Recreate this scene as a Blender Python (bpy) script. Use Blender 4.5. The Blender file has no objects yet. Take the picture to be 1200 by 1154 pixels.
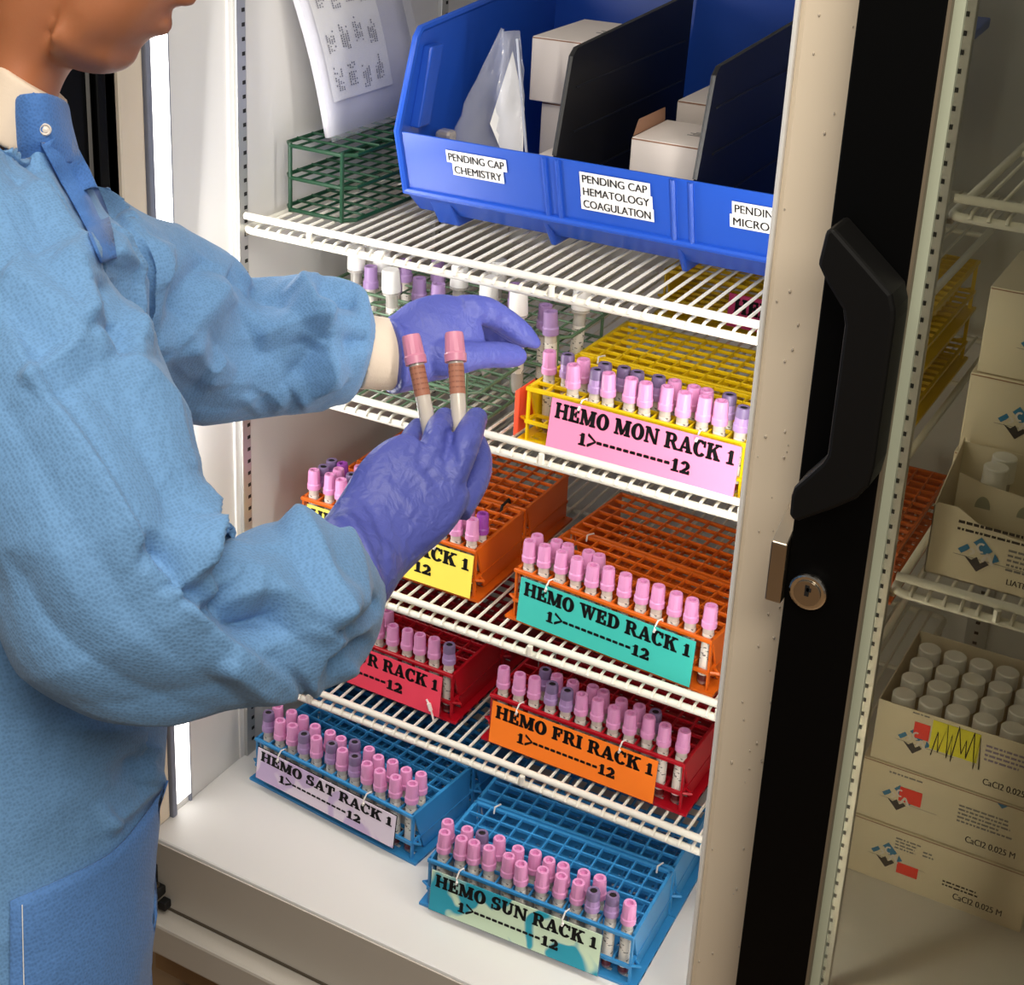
import bpy, bmesh, math, random
import numpy as np
from mathutils import Vector, Matrix
random.seed(7)
SC = bpy.context.scene
COL = SC.collection
PI = math.pi

# ---------------------------------------------------------------- camera
F, PX, PY = 1848.49, 478.906, 394.287
RM = np.array([[0.85207376, 0.52287714, 0.02387081], [-0.2076179, 0.29576353, 0.93242627], [-0.48048426, 0.79945196, -0.360571]])
CP = np.array([1.095, -1.22, 1.297])
cd = bpy.data.cameras.new('camera'); cam = bpy.data.objects.new('camera', cd); COL.objects.link(cam)
cd.sensor_width = 36; cd.lens = F / 1200 * 36
cd.shift_x = (600 - PX) / 1200; cd.shift_y = -(577 - PY) / 1200
cd.clip_start = 0.02
cam.matrix_world = Matrix(((RM[0][0], RM[1][0], -RM[2][0], CP[0]), (RM[0][1], RM[1][1], -RM[2][1], CP[1]), (RM[0][2], RM[1][2], -RM[2][2], CP[2]), (0, 0, 0, 1)))
SC.camera = cam

# ---------------------------------------------------------------- light and exposure
SC.view_settings.view_transform = 'Standard'; SC.view_settings.look = 'None'
SC.view_settings.gamma = 1; SC.view_settings.use_curve_mapping = False
SC.view_settings.exposure = 0.0
W = bpy.data.worlds.new('room_light'); SC.world = W; W.use_nodes = True
W.node_tree.nodes['Background'].inputs[0].default_value = (1.0, .93, .84, 1)
W.node_tree.nodes['Background'].inputs[1].default_value = 0.14
def area(name, loc, target, size, power, color):
    d = bpy.data.lights.new(name, 'AREA'); d.shape = 'RECTANGLE'; d.size, d.size_y = size
    d.energy = power; d.color = color
    o = bpy.data.objects.new(name, d); COL.objects.link(o); o.location = loc
    o.rotation_euler = (Vector(target) - Vector(loc)).to_track_quat('-Z', 'Y').to_euler()
    return o
area('ceiling_lamp', (.75, -.75, 2.25), (0.5, -.3, 0.6), (1.2, .6), 17, (1, .93, .82))
area('ceiling_lamp', (-.7, -1.3, 2.25), (0.2, -.3, 0.6), (1.2, .6), 10, (1, .93, .82))
area('ceiling_lamp', (1.7, -1.5, 2.25), (0.8, .1, 0.5), (1.2, .6), 30, (1, .93, .82))
area('cabinet_lamp', (.012, .080, .55), (.8, .5, .5), (.03, 1.1), 4.6, (1, .97, .94))
area('cabinet_lamp', (.700, .075, .55), (.25, .42, .52), (.03, 1.1), 2.9, (1, .96, .9))

# ---------------------------------------------------------------- materials
def srgb(r, g, b):
    f = lambda c: (c / 255 / 12.92) if c / 255 <= .04045 else ((c / 255 + .055) / 1.055) ** 2.4
    return (f(r), f(g), f(b), 1)
def mat(name, rgb, rough=.5, metal=0, spec=.5, bump=None, noise=None, emit=0, trans=0, alpha=1, coat=0, sss=0, sheen=0):
    m = bpy.data.materials.new(name); m.use_nodes = True
    nt = m.node_tree; b = nt.nodes['Principled BSDF']; c = srgb(*rgb)
    b.inputs['Base Color'].default_value = c; b.inputs['Roughness'].default_value = rough
    b.inputs['Metallic'].default_value = metal; b.inputs['Specular IOR Level'].default_value = spec
    b.inputs['Alpha'].default_value = alpha; b.inputs['Transmission Weight'].default_value = trans
    b.inputs['Coat Weight'].default_value = coat; b.inputs['Subsurface Weight'].default_value = sss
    b.inputs['Subsurface Scale'].default_value = .01; b.inputs['Sheen Weight'].default_value = sheen
    if emit:
        b.inputs['Emission Color'].default_value = c; b.inputs['Emission Strength'].default_value = emit
    if bump or noise:
        tc = nt.nodes.new('ShaderNodeTexCoord')
    if noise:   # scale, amount
        n = nt.nodes.new('ShaderNodeTexNoise'); n.inputs['Scale'].default_value = noise[0]; n.inputs['Detail'].default_value = 4
        nt.links.new(tc.outputs['Object'], n.inputs['Vector'])
        mx = nt.nodes.new('ShaderNodeMix'); mx.data_type = 'RGBA'
        k = 1 - noise[1]
        mx.inputs[6].default_value = (c[0] * k, c[1] * k, c[2] * k, 1); mx.inputs[7].default_value = tuple(min(1, q * (1 + noise[1] * .6)) for q in c[:3]) + (1,)
        nt.links.new(n.outputs[0], mx.inputs[0]); nt.links.new(mx.outputs[2], b.inputs['Base Color'])
    if bump:    # scale, strength, distance
        n2 = nt.nodes.new('ShaderNodeTexNoise'); n2.inputs['Scale'].default_value = bump[0]; n2.inputs['Detail'].default_value = 3
        nt.links.new(tc.outputs['Object'], n2.inputs['Vector'])
        bp = nt.nodes.new('ShaderNodeBump'); bp.inputs['Strength'].default_value = bump[1]; bp.inputs['Distance'].default_value = bump[2]
        nt.links.new(n2.outputs[0], bp.inputs['Height']); nt.links.new(bp.outputs[0], b.inputs['Normal'])
    return m
def node(m, t): return m.node_tree.nodes.new(t)
def bsdf(m): return m.node_tree.nodes['Principled BSDF']

WHITE = mat('white_liner', (226, 224, 220), .45, noise=(6, .03))
WALLM = mat('white_wall', (218, 216, 212), .5, noise=(5, .03))
CREAM = mat('cream_enamel', (222, 206, 182), .45, noise=(9, .05))
LIPM = mat('grey_enamel', (206, 198, 186), .5, noise=(8, .05))
TAN = mat('tan_kick_panel', (150, 118, 82), .6, noise=(10, .1))
SHELFW = mat('white_wire_coating', (222, 218, 205), .35, spec=.4)
BLACK = mat('black_frame', (3, 3, 3), .5, spec=.1)
BLACKH = mat('black_handle', (11, 10, 9), .55, spec=.2, bump=(900, .15, .0004))
STEEL = mat('satin_steel', (190, 178, 160), .28, metal=1)
CHROME = mat('chrome', (225, 220, 212), .12, metal=1)
ALU = mat('standard_aluminium', (196, 196, 192), .4, metal=.7)
DARK = mat('dark_slot', (16, 15, 14), .7)
GASK = mat('grey_gasket', (120, 124, 138), .6)
LED = mat('led_diffuser', (255, 252, 248), .5, emit=3.2)
BLUE = mat('blue_plastic', (30, 78, 180), .35, spec=.5, noise=(4, .05))
BLACKP = mat('black_plastic', (17, 17, 19), .4, spec=.45)
BOXW = mat('white_carton', (226, 216, 208), .7, noise=(12, .04))
KRAFT = mat('carton_edge', (150, 110, 85), .8)
PAPERW = mat('label_white', (240, 238, 234), .6)
INK = mat('black_ink', (14, 12, 14), .6)
GREY_INK = mat('grey_ink', (120, 118, 116), .6)
GREENW = mat('green_wire', (16, 58, 36), .4, spec=.4)
PGREENW = mat('pale_green_wire', (92, 122, 92), .45)
CLEARTIE = mat('clear_nylon', (232, 226, 220), .35)
BLACKTIE = mat('black_nylon', (15, 14, 14), .5)
ORANGE = mat('orange_plastic', (216, 100, 20), .38, noise=(20, .05))
YELLOW = mat('yellow_plastic', (232, 194, 10), .38, noise=(20, .05))
RED = mat('red_plastic', (180, 10, 30), .38, noise=(20, .05))
SKYB = mat('sky_blue_plastic', (54, 140, 200), .36, noise=(20, .05))
CARTON = mat('cream_carton', (222, 208, 182), .7, noise=(10, .04))
LOGOB = mat('logo_blue', (30, 120, 165), .6)
LOGOK = mat('logo_black', (40, 38, 42), .6)
STICKR = mat('red_sticker', (240, 50, 36), .6)
STICKY = mat('yellow_sticker', (236, 228, 40), .6)
WCAP = mat('white_cap_plastic', (238, 236, 232), .35, sss=.0)
PINKC = mat('pink_cap_plastic', (222, 150, 198), .35, spec=.5)
HELDC = mat('rose_cap_plastic', (216, 140, 168), .35, spec=.5)
DPURC = mat('lilac_cap_plastic', (168, 136, 186), .38)
DTOP = mat('grey_purple_plastic', (122, 104, 142), .4)
MAGC = mat('purple_cap_plastic', (150, 70, 165), .38)
SKIN = mat('skin', (168, 104, 68), .5, sss=.12, noise=(30, .08), bump=(420, .15, .0006))
HAIR = mat('dark_hair', (38, 26, 20), .5)
COTTON = mat('cream_knit', (226, 208, 188), .85, bump=(500, .3, .001))
SHIRT = mat('cream_shirt', (222, 204, 184), .8, bump=(400, .2, .001))
TROUSER = mat('navy_trousers', (40, 50, 80), .8)
SHOE = mat('white_shoe', (220, 220, 220), .5)

def tube_glass():
    m = mat('blood_tube', (190, 140, 110), .22, spec=.5)
    nt = m.node_tree; tc = node(m, 'ShaderNodeTexCoord'); sx = node(m, 'ShaderNodeSeparateXYZ'); nt.links.new(tc.outputs['Object'], sx.inputs[0])
    mr = node(m, 'ShaderNodeMapRange'); mr.inputs[1].default_value = 0; mr.inputs[2].default_value = .09; nt.links.new(sx.outputs[2], mr.inputs[0])
    cr = node(m, 'ShaderNodeValToRGB'); e = cr.color_ramp.elements
    e[0].position = .0; e[0].color = srgb(196, 186, 178); e[1].position = .08; e[1].color = srgb(92, 28, 28)
    for p, c in ((.34, (84, 24, 24)), (.38, (176, 128, 96)), (.66, (176, 128, 96)), (.7, (206, 196, 186))):
        q = e.new(p); q.color = srgb(*c)
    nt.links.new(mr.outputs[0], cr.inputs[0]); nt.links.new(cr.outputs[0], bsdf(m).inputs['Base Color'])
    return m
TUBEM = tube_glass()
CLEARP = mat('clear_tube', (236, 230, 222), .12, trans=.5)
def label_mat(name, base, dens):
    m = mat(name, base, .6); nt = m.node_tree
    tc = node(m, 'ShaderNodeTexCoord'); mp = node(m, 'ShaderNodeMapping'); mp.inputs['Scale'].default_value = (190, 190, dens); nt.links.new(tc.outputs['Object'], mp.inputs[0])
    n = node(m, 'ShaderNodeTexNoise'); n.inputs['Scale'].default_value = 1; n.inputs['Detail'].default_value = 1; nt.links.new(mp.outputs[0], n.inputs['Vector'])
    cr = node(m, 'ShaderNodeValToRGB'); cr.color_ramp.interpolation = 'CONSTANT'
    cr.color_ramp.elements[0].color = srgb(120, 116, 112); cr.color_ramp.elements[1].position = .36; cr.color_ramp.elements[1].color = srgb(*base)
    nt.links.new(n.outputs[0], cr.inputs[0]); nt.links.new(cr.outputs[0], bsdf(m).inputs['Base Color'])
    return m
TLABEL = label_mat('tube_label', (228, 222, 212), 300)
HLABEL = mat('brown_label', (170, 112, 88), .6)

def weave(name, rgb, amt):
    m = mat(name, rgb, .75, sheen=.15, spec=.25); nt = m.node_tree; b = bsdf(m); c = srgb(*rgb)
    tc = node(m, 'ShaderNodeTexCoord'); mp = node(m, 'ShaderNodeMapping'); mp.inputs['Rotation'].default_value = (.4, .9, .6)
    nt.links.new(tc.outputs['Object'], mp.inputs[0])
    v = node(m, 'ShaderNodeTexVoronoi'); v.inputs['Scale'].default_value = 400; v.inputs['Randomness'].default_value = .55
    nt.links.new(mp.outputs[0], v.inputs['Vector'])
    n = node(m, 'ShaderNodeTexNoise'); n.inputs['Scale'].default_value = 9; n.inputs['Detail'].default_value = 5; nt.links.new(tc.outputs['Object'], n.inputs['Vector'])
    mx = node(m, 'ShaderNodeMix'); mx.data_type = 'RGBA'
    mx.inputs[6].default_value = tuple(q * (1 - amt) for q in c[:3]) + (1,); mx.inputs[7].default_value = tuple(min(1, q * (1 + amt)) for q in c[:3]) + (1,)
    mr = node(m, 'ShaderNodeMapRange'); mr.inputs[1].default_value = .15; mr.inputs[2].default_value = .65
    nt.links.new(v.outputs['Distance'], mr.inputs[0]); nt.links.new(mr.outputs[0], mx.inputs[0]); nt.links.new(mx.outputs[2], b.inputs['Base Color'])
    bp = node(m, 'ShaderNodeBump'); bp.inputs['Strength'].default_value = .35; bp.inputs['Distance'].default_value = .02
    bp2 = node(m, 'ShaderNodeBump'); bp2.inputs['Strength'].default_value = .25; bp2.inputs['Distance'].default_value = .0015
    nt.links.new(n.outputs[0], bp.inputs['Height']); nt.links.new(v.outputs['Distance'], bp2.inputs['Height']); nt.links.new(bp.outputs[0], bp2.inputs['Normal'])
    nt.links.new(bp2.outputs[0], b.inputs['Normal'])
    return m
GOWN = weave('blue_gown_cloth', (102, 144, 188), .12)
GOWND = weave('blue_gown_trim', (70, 114, 178), .12)
def glove_mat():
    m = mat('nitrile', (82, 90, 170), .42, spec=.4, sss=.0); nt = m.node_tree; b = bsdf(m)
    tc = node(m, 'ShaderNodeTexCoord'); mp = node(m, 'ShaderNodeMapping'); mp.inputs['Scale'].default_value = (1, 1, 1.0); nt.links.new(tc.outputs['Object'], mp.inputs[0])
    n = node(m, 'ShaderNodeTexNoise'); n.inputs['Scale'].default_value = 70; n.inputs['Detail'].default_value = 4; n.inputs['Distortion'].default_value = 1.4; nt.links.new(mp.outputs[0], n.inputs['Vector'])
    w = node(m, 'ShaderNodeTexWave'); w.inputs['Scale'].default_value = 26; w.inputs['Distortion'].default_value = 9; w.inputs['Detail'].default_value = 3; w.inputs['Detail Scale'].default_value = 1.6; nt.links.new(mp.outputs[0], w.inputs['Vector'])
    bp = node(m, 'ShaderNodeBump'); bp.inputs['Strength'].default_value = .3; bp.inputs['Distance'].default_value = .006; nt.links.new(n.outputs[0], bp.inputs['Height'])
    bp2 = node(m, 'ShaderNodeBump'); bp2.inputs['Strength'].default_value = .10; bp2.inputs['Distance'].default_value = .004; nt.links.new(w.outputs[0], bp2.inputs['Height']); nt.links.new(bp.outputs[0], bp2.inputs['Normal'])
    nt.links.new(bp2.outputs[0], b.inputs['Normal'])
    return m
GLOVE = glove_mat()
def glass_mat(name, tint, gloss=.04):
    m = bpy.data.materials.new(name); m.use_nodes = True; nt = m.node_tree; nt.nodes.clear()
    o = nt.nodes.new('ShaderNodeOutputMaterial'); t = nt.nodes.new('ShaderNodeBsdfTransparent'); t.inputs[0].default_value = tint + (1,)
    g = nt.nodes.new('ShaderNodeBsdfGlossy'); g.inputs['Roughness'].default_value = .02
    fr = nt.nodes.new('ShaderNodeFresnel'); fr.inputs[0].default_value = 1.45
    mx = nt.nodes.new('ShaderNodeMixShader'); nt.links.new(fr.outputs[0], mx.inputs[0]); nt.links.new(t.outputs[0], mx.inputs[1]); nt.links.new(g.outputs[0], mx.inputs[2]); nt.links.new(mx.outputs[0], o.inputs[0])
    return m
PANE = glass_mat('tinted_pane', (.74, .74, .66))
SLEEVE = glass_mat('clear_plastic', (.93, .94, .95))
def blotch(name, a, b, sc, th):
    m = mat(name, a, .55); nt = m.node_tree; tc = node(m, 'ShaderNodeTexCoord'); n = node(m, 'ShaderNodeTexNoise'); n.inputs['Scale'].default_value = sc; n.inputs['Detail'].default_value = 1.2; n.inputs['Distortion'].default_value = .6
    nt.links.new(tc.outputs['Object'], n.inputs['Vector']); cr = node(m, 'ShaderNodeValToRGB'); cr.color_ramp.elements[0].position = th; cr.color_ramp.elements[1].position = th + .05
    cr.color_ramp.elements[0].color = srgb(*a); cr.color_ramp.elements[1].color = srgb(*b); nt.links.new(n.outputs[0], cr.inputs[0]); nt.links.new(cr.outputs[0], bsdf(m).inputs['Base Color'])
    return m
SIGNS = dict(MON=mat('pink_card', (255, 138, 176), .55), TUE=mat('yellow_card', (252, 226, 88), .55), WED=mat('teal_card', (58, 184, 172), .55),
             THUR=mat('rose_card', (238, 66, 92), .55), FRI=mat('orange_card', (255, 128, 28), .55),
             SAT=blotch('lavender_card', (226, 212, 228), (200, 176, 214), 26, .5), SUN=blotch('mint_card', (214, 236, 206), (30, 160, 186), 24, .5), HID=mat('magenta_card', (214, 60, 120), .55))

# ---------------------------------------------------------------- mesh helpers
class MB:
    def __init__(s): s.v = []; s.f = []
    def add(s, vs, fs):
        k = len(s.v); s.v += [tuple(map(float, p)) for p in vs]; s.f += [tuple(i + k for i in f) for f in fs]; return s
    def box(s, x0, x1, y0, y1, z0, z1):
        return s.add([(x0, y0, z0), (x1, y0, z0), (x1, y1, z0), (x0, y1, z0), (x0, y0, z1), (x1, y0, z1), (x1, y1, z1), (x0, y1, z1)],
                     [(0, 3, 2, 1), (4, 5, 6, 7), (0, 1, 5, 4), (1, 2, 6, 5), (2, 3, 7, 6), (3, 0, 4, 7)])
    def tube(s, pts, r, n=8, caps=True):
        P = [Vector(p) for p in pts]; rs = r if isinstance(r, (list, tuple)) else [r] * len(P)
        vs = []; fs = []; up = None
        for i, p in enumerate(P):
            t = (P[min(i + 1, len(P) - 1)] - P[max(i - 1, 0)]).normalized()
            if up is None: up = Vector((0, 0, 1)) if abs(t.z) < .9 else Vector((1, 0, 0))
            a = t.cross(up).normalized(); b = a.cross(t).normalized(); up = b
            for k in range(n):
                q = p + (a * math.cos(2 * PI * k / n) + b * math.sin(2 * PI * k / n)) * rs[i]; vs.append(q)
        for i in range(len(P) - 1):
            for k in range(n): fs.append((i * n + k, i * n + (k + 1) % n, (i + 1) * n + (k + 1) % n, (i + 1) * n + k))
        if caps: fs += [tuple(range(n))[::-1], tuple(range((len(P) - 1) * n, len(P) * n))]
        return s.add(vs, fs)
    def lathe(s, prof, n=16, c=(0, 0, 0), flute=0, zr=None):
        vs = []; fs = []
        for (r, z) in prof:
            for k in range(n):
                rr = r * (1 - flute * (k % 2)) if zr and zr[0] <= z <= zr[1] else r
                vs.append((c[0] + rr * math.cos(2 * PI * k / n), c[1] + rr * math.sin(2 * PI * k / n), c[2] + z))
        for i in range(len(prof) - 1):
            for k in range(n): fs.append((i * n + k, i * n + (k + 1) % n, (i + 1) * n + (k + 1) % n, (i + 1) * n + k))
        fs += [tuple(range(n))[::-1], tuple(range((len(prof) - 1) * n, len(prof) * n))]
        return s.add(vs, fs)
    def prism(s, poly, fn0, fn1):
        n = len(poly); vs = [fn0(p) for p in poly] + [fn1(p) for p in poly]
        fs = [tuple(range(n))[::-1], tuple(range(n, 2 * n))] + [(i, (i + 1) % n, n + (i + 1) % n, n + i) for i in range(n)]
        return s.add(vs, fs)
    def build(s, name, m, parent=None, smooth=False, bevel=0, seg=2, recalc=True):
        me = bpy.data.meshes.new(name); me.from_pydata(s.v, [], s.f)
        if recalc:
            bm = bmesh.new(); bm.from_mesh(me); bmesh.ops.recalc_face_normals(bm, faces=bm.faces); bm.to_mesh(me); bm.free()
        me.materials.append(m)
        if smooth:
            for p in me.polygons: p.use_smooth = True
        o = bpy.data.objects.new(name, me); COL.objects.link(o)
        if parent: o.parent = parent
        if bevel:
            b = o.modifiers.new('bevel', 'BEVEL'); b.width = bevel; b.segments = seg; b.limit_method = 'ANGLE'; b.angle_limit = .6
        if smooth and smooth != True:
            pass
        return o
def smooth_angle(o, ang=.7):
    me = o.data
    for p in me.polygons: p.use_smooth = True
    me.set_sharp_from_angle(angle=ang)
    return o
def tag(o, label, cat=None, group=None, kind=None):
    if label: o['label'] = label
    if cat: o['category'] = cat
    if group: o['group'] = group
    if kind: o['kind'] = kind
    return o
def thing(name, label, cat, loc=(0, 0, 0), rz=0, group=None):
    o = bpy.data.objects.new(name, None); o.empty_display_size = .02; COL.objects.link(o); o.location = loc; o.rotation_euler = (0, 0, rz)
    return tag(o, label, cat, group)
def dup(root, loc, rz=0, label=None, group=None, parent=None):
    def cp(o, par):
        c = o.copy(); COL.objects.link(c); c.parent = par
        for ch in list(o.children): cp(ch, c)
        return c
    r = cp(root, None); r.location = loc; r.rotation_euler = (0, 0, rz)
    if label: r['label'] = label
    if group: r['group'] = group
    return r
ORD = ['leftmost', 'second from left', 'third from left', 'fourth from left', 'fifth from left', 'sixth from left', 'seventh from left', 'eighth from left', 'ninth from left', 'tenth from left', 'eleventh from left', 'twelfth from left']

# ---------------------------------------------------------------- lettering: heavy slab serif drawn as polygons
def ring(cx, cy, ro, rio, a0, a1, n=18):
    q = []
    for i in range(n):
        A = [math.radians(a0 + (a1 - a0) * (i + j) / n) for j in (0, 1)]
        q.append([(cx + ro[0] * math.cos(A[0]), cy + ro[1] * math.sin(A[0])), (cx + ro[0] * math.cos(A[1]), cy + ro[1] * math.sin(A[1])),
                  (cx + rio[0] * math.cos(A[1]), cy + rio[1] * math.sin(A[1])), (cx + rio[0] * math.cos(A[0]), cy + rio[1] * math.sin(A[0]))])
    return q
def R_(x0, x1, y0, y1): return [(x0, y0), (x1, y0), (x1, y1), (x0, y1)]
def stem(x0, x1, t=.11, ov=.09, top=True, bot=True):
    q = [R_(x0, x1, 0, 1)]
    if bot: q.append(R_(x0 - ov, x1 + ov, 0, t))
    if top: q.append(R_(x0 - ov, x1 + ov, 1 - t, 1))
    return q
GL = {
 'H': (1.04, stem(.1, .32, ov=.075) + stem(.7, .92, ov=.075) + [R_(.3, .74, .45, .56)]),
 'E': (.86, stem(.12, .36, bot=True) + [R_(.03, .76, .87, 1), R_(.64, .76, .66, 1), R_(.36, .56, .45, .57), R_(.5, .59, .34, .68), R_(.03, .8, 0, .13), R_(.67, .8, 0, .36)]),
 'M': (1.22, stem(.1, .22) + stem(.86, 1.1) + [[(.03, 1), (.34, 1), (.68, .1), (.52, 0)], [(.52, 0), (.68, .1), (1.0, 1), (.86, 1)]]),
 'O': (.98, ring(.48, .5, (.46, .53), (.19, .40), 0, 360, 28)),
 'N': (1.04, stem(.1, .22) + stem(.8, .92, bot=False) + [[(.03, 1), (.34, 1), (.92, 0), (.74, 0)]]),
 'R': (1.0, stem(.12, .36) + [R_(.3, .55, .88, 1), R_(.3, .55, .44, .55)] + ring(.55, .72, (.3, .28), (.06, .17), -90, 90, 12) + [[(.46, .5), (.68, .5), (.94, .08), (.74, 0)], R_(.74, 1.0, 0, .11)]),
 'A': (1.02, [[(.1, 0), (.24, 0), (.52, 1), (.44, 1)], [(.42, 1), (.6, 1), (.94, 0), (.66, 0)], R_(.24, .76, .24, .36), R_(0, .34, 0, .11), R_(.56, 1.02, 0, .11)]),
 'C': (.9, ring(.48, .5, (.46, .53), (.19, .40), 45, 322, 22) + [R_(.74, .84, .62, 1.0)]),
 'K': (1.02, stem(.12, .36) + [[(.36, .4), (.36, .56), (.72, .95), (.88, .95)], [(.44, .6), (.62, .68), (.96, .05), (.66, .05)], R_(.6, 1.02, .89, 1), R_(.6, 1.02, 0, .11)]),
 'T': (.92, [R_(.34, .58, 0, 1), R_(.22, .7, 0, .11), R_(.03, .89, .87, 1), R_(.03, .14, .62, 1), R_(.78, .89, .62, 1)]),
 'U': (1.0, [R_(.12, .36, .34, 1), R_(.72, .84, .34, 1), R_(.03, .45, .89, 1), R_(.62, .94, .89, 1)] + ring(.48, .34, (.36, .36), (.12, .23), 180, 360, 14)),
 'W': (1.34, [[(.08, 1), (.34, 1), (.56, .1), (.44, 0)], [(.44, 0), (.54, 0), (.74, 1), (.64, 1)], [(.56, 1), (.82, 1), (1.02, .1), (.9, 0)], [(.9, 0), (1.0, 0), (1.24, 1), (1.14, 1)], R_(0, .44, .89, 1), R_(.52, .9, .89, 1), R_(1.04, 1.34, .89, 1)]),
 'D': (1.0, stem(.12, .36) + [R_(.3, .48, .88, 1), R_(.3, .48, 0, .12)] + ring(.48, .5, (.47, .5), (.2, .38), -90, 90, 16)),
 'F': (.84, stem(.12, .36) + [R_(.03, .78, .87, 1), R_(.66, .78, .64, 1), R_(.36, .58, .43, .55), R_(.52, .61, .32, .66)]),
 'I': (.5, stem(.13, .37)),
 'S': (.8, ring(.4, .73, (.35, .3), (.1, .17), 40, 270, 14) + ring(.4, .28, (.37, .3), (.12, .17), -130, 90, 14) + [R_(.6, .7, .66, 1), R_(.05, .15, 0, .36)]),
 '1': (.6, [R_(.2, .42, 0, .86), R_(.06, .56, 0, .1), [(.04, .66), (.2, .66), (.42, .86), (.3, .86)]]),
 '2': (.72, ring(.35, .56, (.31, .3), (.08, .17), -30, 165, 14) + [[(.06, .12), (.3, .12), (.66, .46), (.44, .46)], R_(.04, .68, 0, .16), R_(.58, .68, 0, .26)]),
 '>': (.7, [[(.08, .78), (.08, .98), (.66, .54), (.66, .44)], [(.08, .0), (.08, .2), (.66, .54), (.66, .44)]]),
 '-': (.46, [R_(.03, .36, .36, .54)]),
 ' ': (.36, []),
}
def letters(mb, text, x0, z0, h, width=None, y=0.0, track=.04):
    tot = sum(GL[c][0] + track for c in text)
    sx = (width / tot) if width else h
    x = x0
    for c in text:
        w, polys = GL[c]
        for p in polys:
            for ox, oz in ((0, 0), (.075, 0), (.04, .035), (.04, -.01)): mb.add([(x + (a + ox) * sx, y, z0 + (b + oz) * h) for a, b in p], [tuple(range(len(p)))])
        x += (w + track) * sx
    return x
def plain_text(name, body, m, parent, width, origin, xdir, updir, height=None):
    cu = bpy.data.curves.new(name, 'FONT'); cu.body = body; cu.size = 1
    t = bpy.data.objects.new(name, cu); COL.objects.link(t)
    dg = bpy.context.evaluated_depsgraph_get(); me = bpy.data.meshes.new_from_object(t.evaluated_get(dg)); bpy.data.objects.remove(t)
    xs = [v.co.x for v in me.vertices]; ys = [v.co.y for v in me.vertices]
    sx = width / (max(xs) - min(xs)); sy = (height / (max(ys) - min(ys))) if height else sx
    X, U, O = Vector(xdir), Vector(updir), Vector(origin)
    for v in me.vertices: v.co = O + X * ((v.co.x - min(xs)) * sx) + U * ((v.co.y - min(ys)) * sy)
    vs = [v.co.copy() for v in me.vertices]; fs = [tuple(q.vertices) for q in me.polygons]; bpy.data.meshes.remove(me); b = MB()
    for k in (0, .5, 1): b.add([v + X * (sx * .045 * k) + (X.cross(U)) * (.00001 * k) for v in vs], fs)
    o = b.build(name, m, parent, recalc=False)
    return o

# ---------------------------------------------------------------- the room
MB().box(-2.5, 3.5, -3.5, 2.0, -.34, -.32).build('floor', TAN, None)['kind'] = 'structure'

# ---------------------------------------------------------------- refrigerator cabinet
fridge = thing('refrigerator', 'tall white two-section laboratory refrigerator with its left door standing open', 'refrigerator', (0, 0, -.3))
fridge_off = Vector((0, 0, .3))
def fp(mb, name, m, par=None, bevel=0, label=None, smooth=False):
    mb.v = [(x, y, z + (.3 if (par is None or par is fridge) else .3)) for x, y, z in mb.v]
    o = mb.build(name, m, par or fridge, bevel=bevel)
    if smooth: smooth_angle(o)
    if label: o['label'] = label
    return o
TOP = 1.34; DEP = .90
b = MB().box(-.055, 0, .0, DEP + .04, -.10, TOP + .06); fp(b, 'side_wall', WALLM)
b = MB().box(1.58, 1.635, .0, DEP + .04, -.10, TOP + .06); fp(b, 'side_wall', WALLM)
b = MB().box(0, 1.58, DEP, DEP + .04, -.10, TOP + .06); fp(b, 'back_wall', WALLM)
b = MB().box(0, 1.58, 0, DEP, TOP, TOP + .06); fp(b, 'cabinet_top', WALLM)
b = MB().box(0, 1.58, 0.0, DEP, -.10, 0); fp(b, 'cabinet_floor', WHITE, bevel=.003)
b = MB().box(-.055, 1.635, -.002, 0, -.098, -.004); fp(b, 'sill_panel', LIPM)
b = MB().box(-.055, 1.635, -.032, 0.0, -.148, -.1); fp(b, 'sill_ledge', LIPM, bevel=.004)
b = MB().box(-.055, 1.635, -.0032, -.002, -.1, -.096); fp(b, 'sill_groove', mat('groove_shadow', (96, 86, 72), .7))
b = MB().box(-.04, 1.62, .05, .88, -.27, -.10); fp(b, 'kick_panel', TAN)
for x in (.05, 1.5):
    for y in (.15, .78):
        b = MB(); b.tube([(x - .015, y, -.292), (x + .015, y, -.292)], .025, 14); fp(b, 'caster', DARK)
# centre mullion, left edge rounded
b = MB().box(.709, .818, 0, .055, 0, TOP); fp(b, 'mullion', CREAM, bevel=.006)
b = MB().box(.7065, .7105, -.003, .012, 0, TOP); fp(b, 'mullion_highlight', WHITE, bevel=.0015)  # white strip painting the highlight along the rounded left edge
mu = fridge.children[-2]
random.seed(3)
b = MB()
for i in range(46):
    x = random.uniform(.716, .76); z = random.uniform(.1, 1.1); r = random.uniform(.0006, .0013)
    b.lathe([(r, 0), (r * .8, r * .7), (r * .3, r)], 6, (0, 0, 0)); k = 18
    for j in range(len(b.v) - k, len(b.v)):
        v = b.v[j]; b.v[j] = (x + v[0], -.0002 - v[2], z + v[1] * 1.6)
fp(b, 'water_droplet', mat('droplet', (196, 184, 166), .15), mu)['kind'] = 'stuff'
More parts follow.
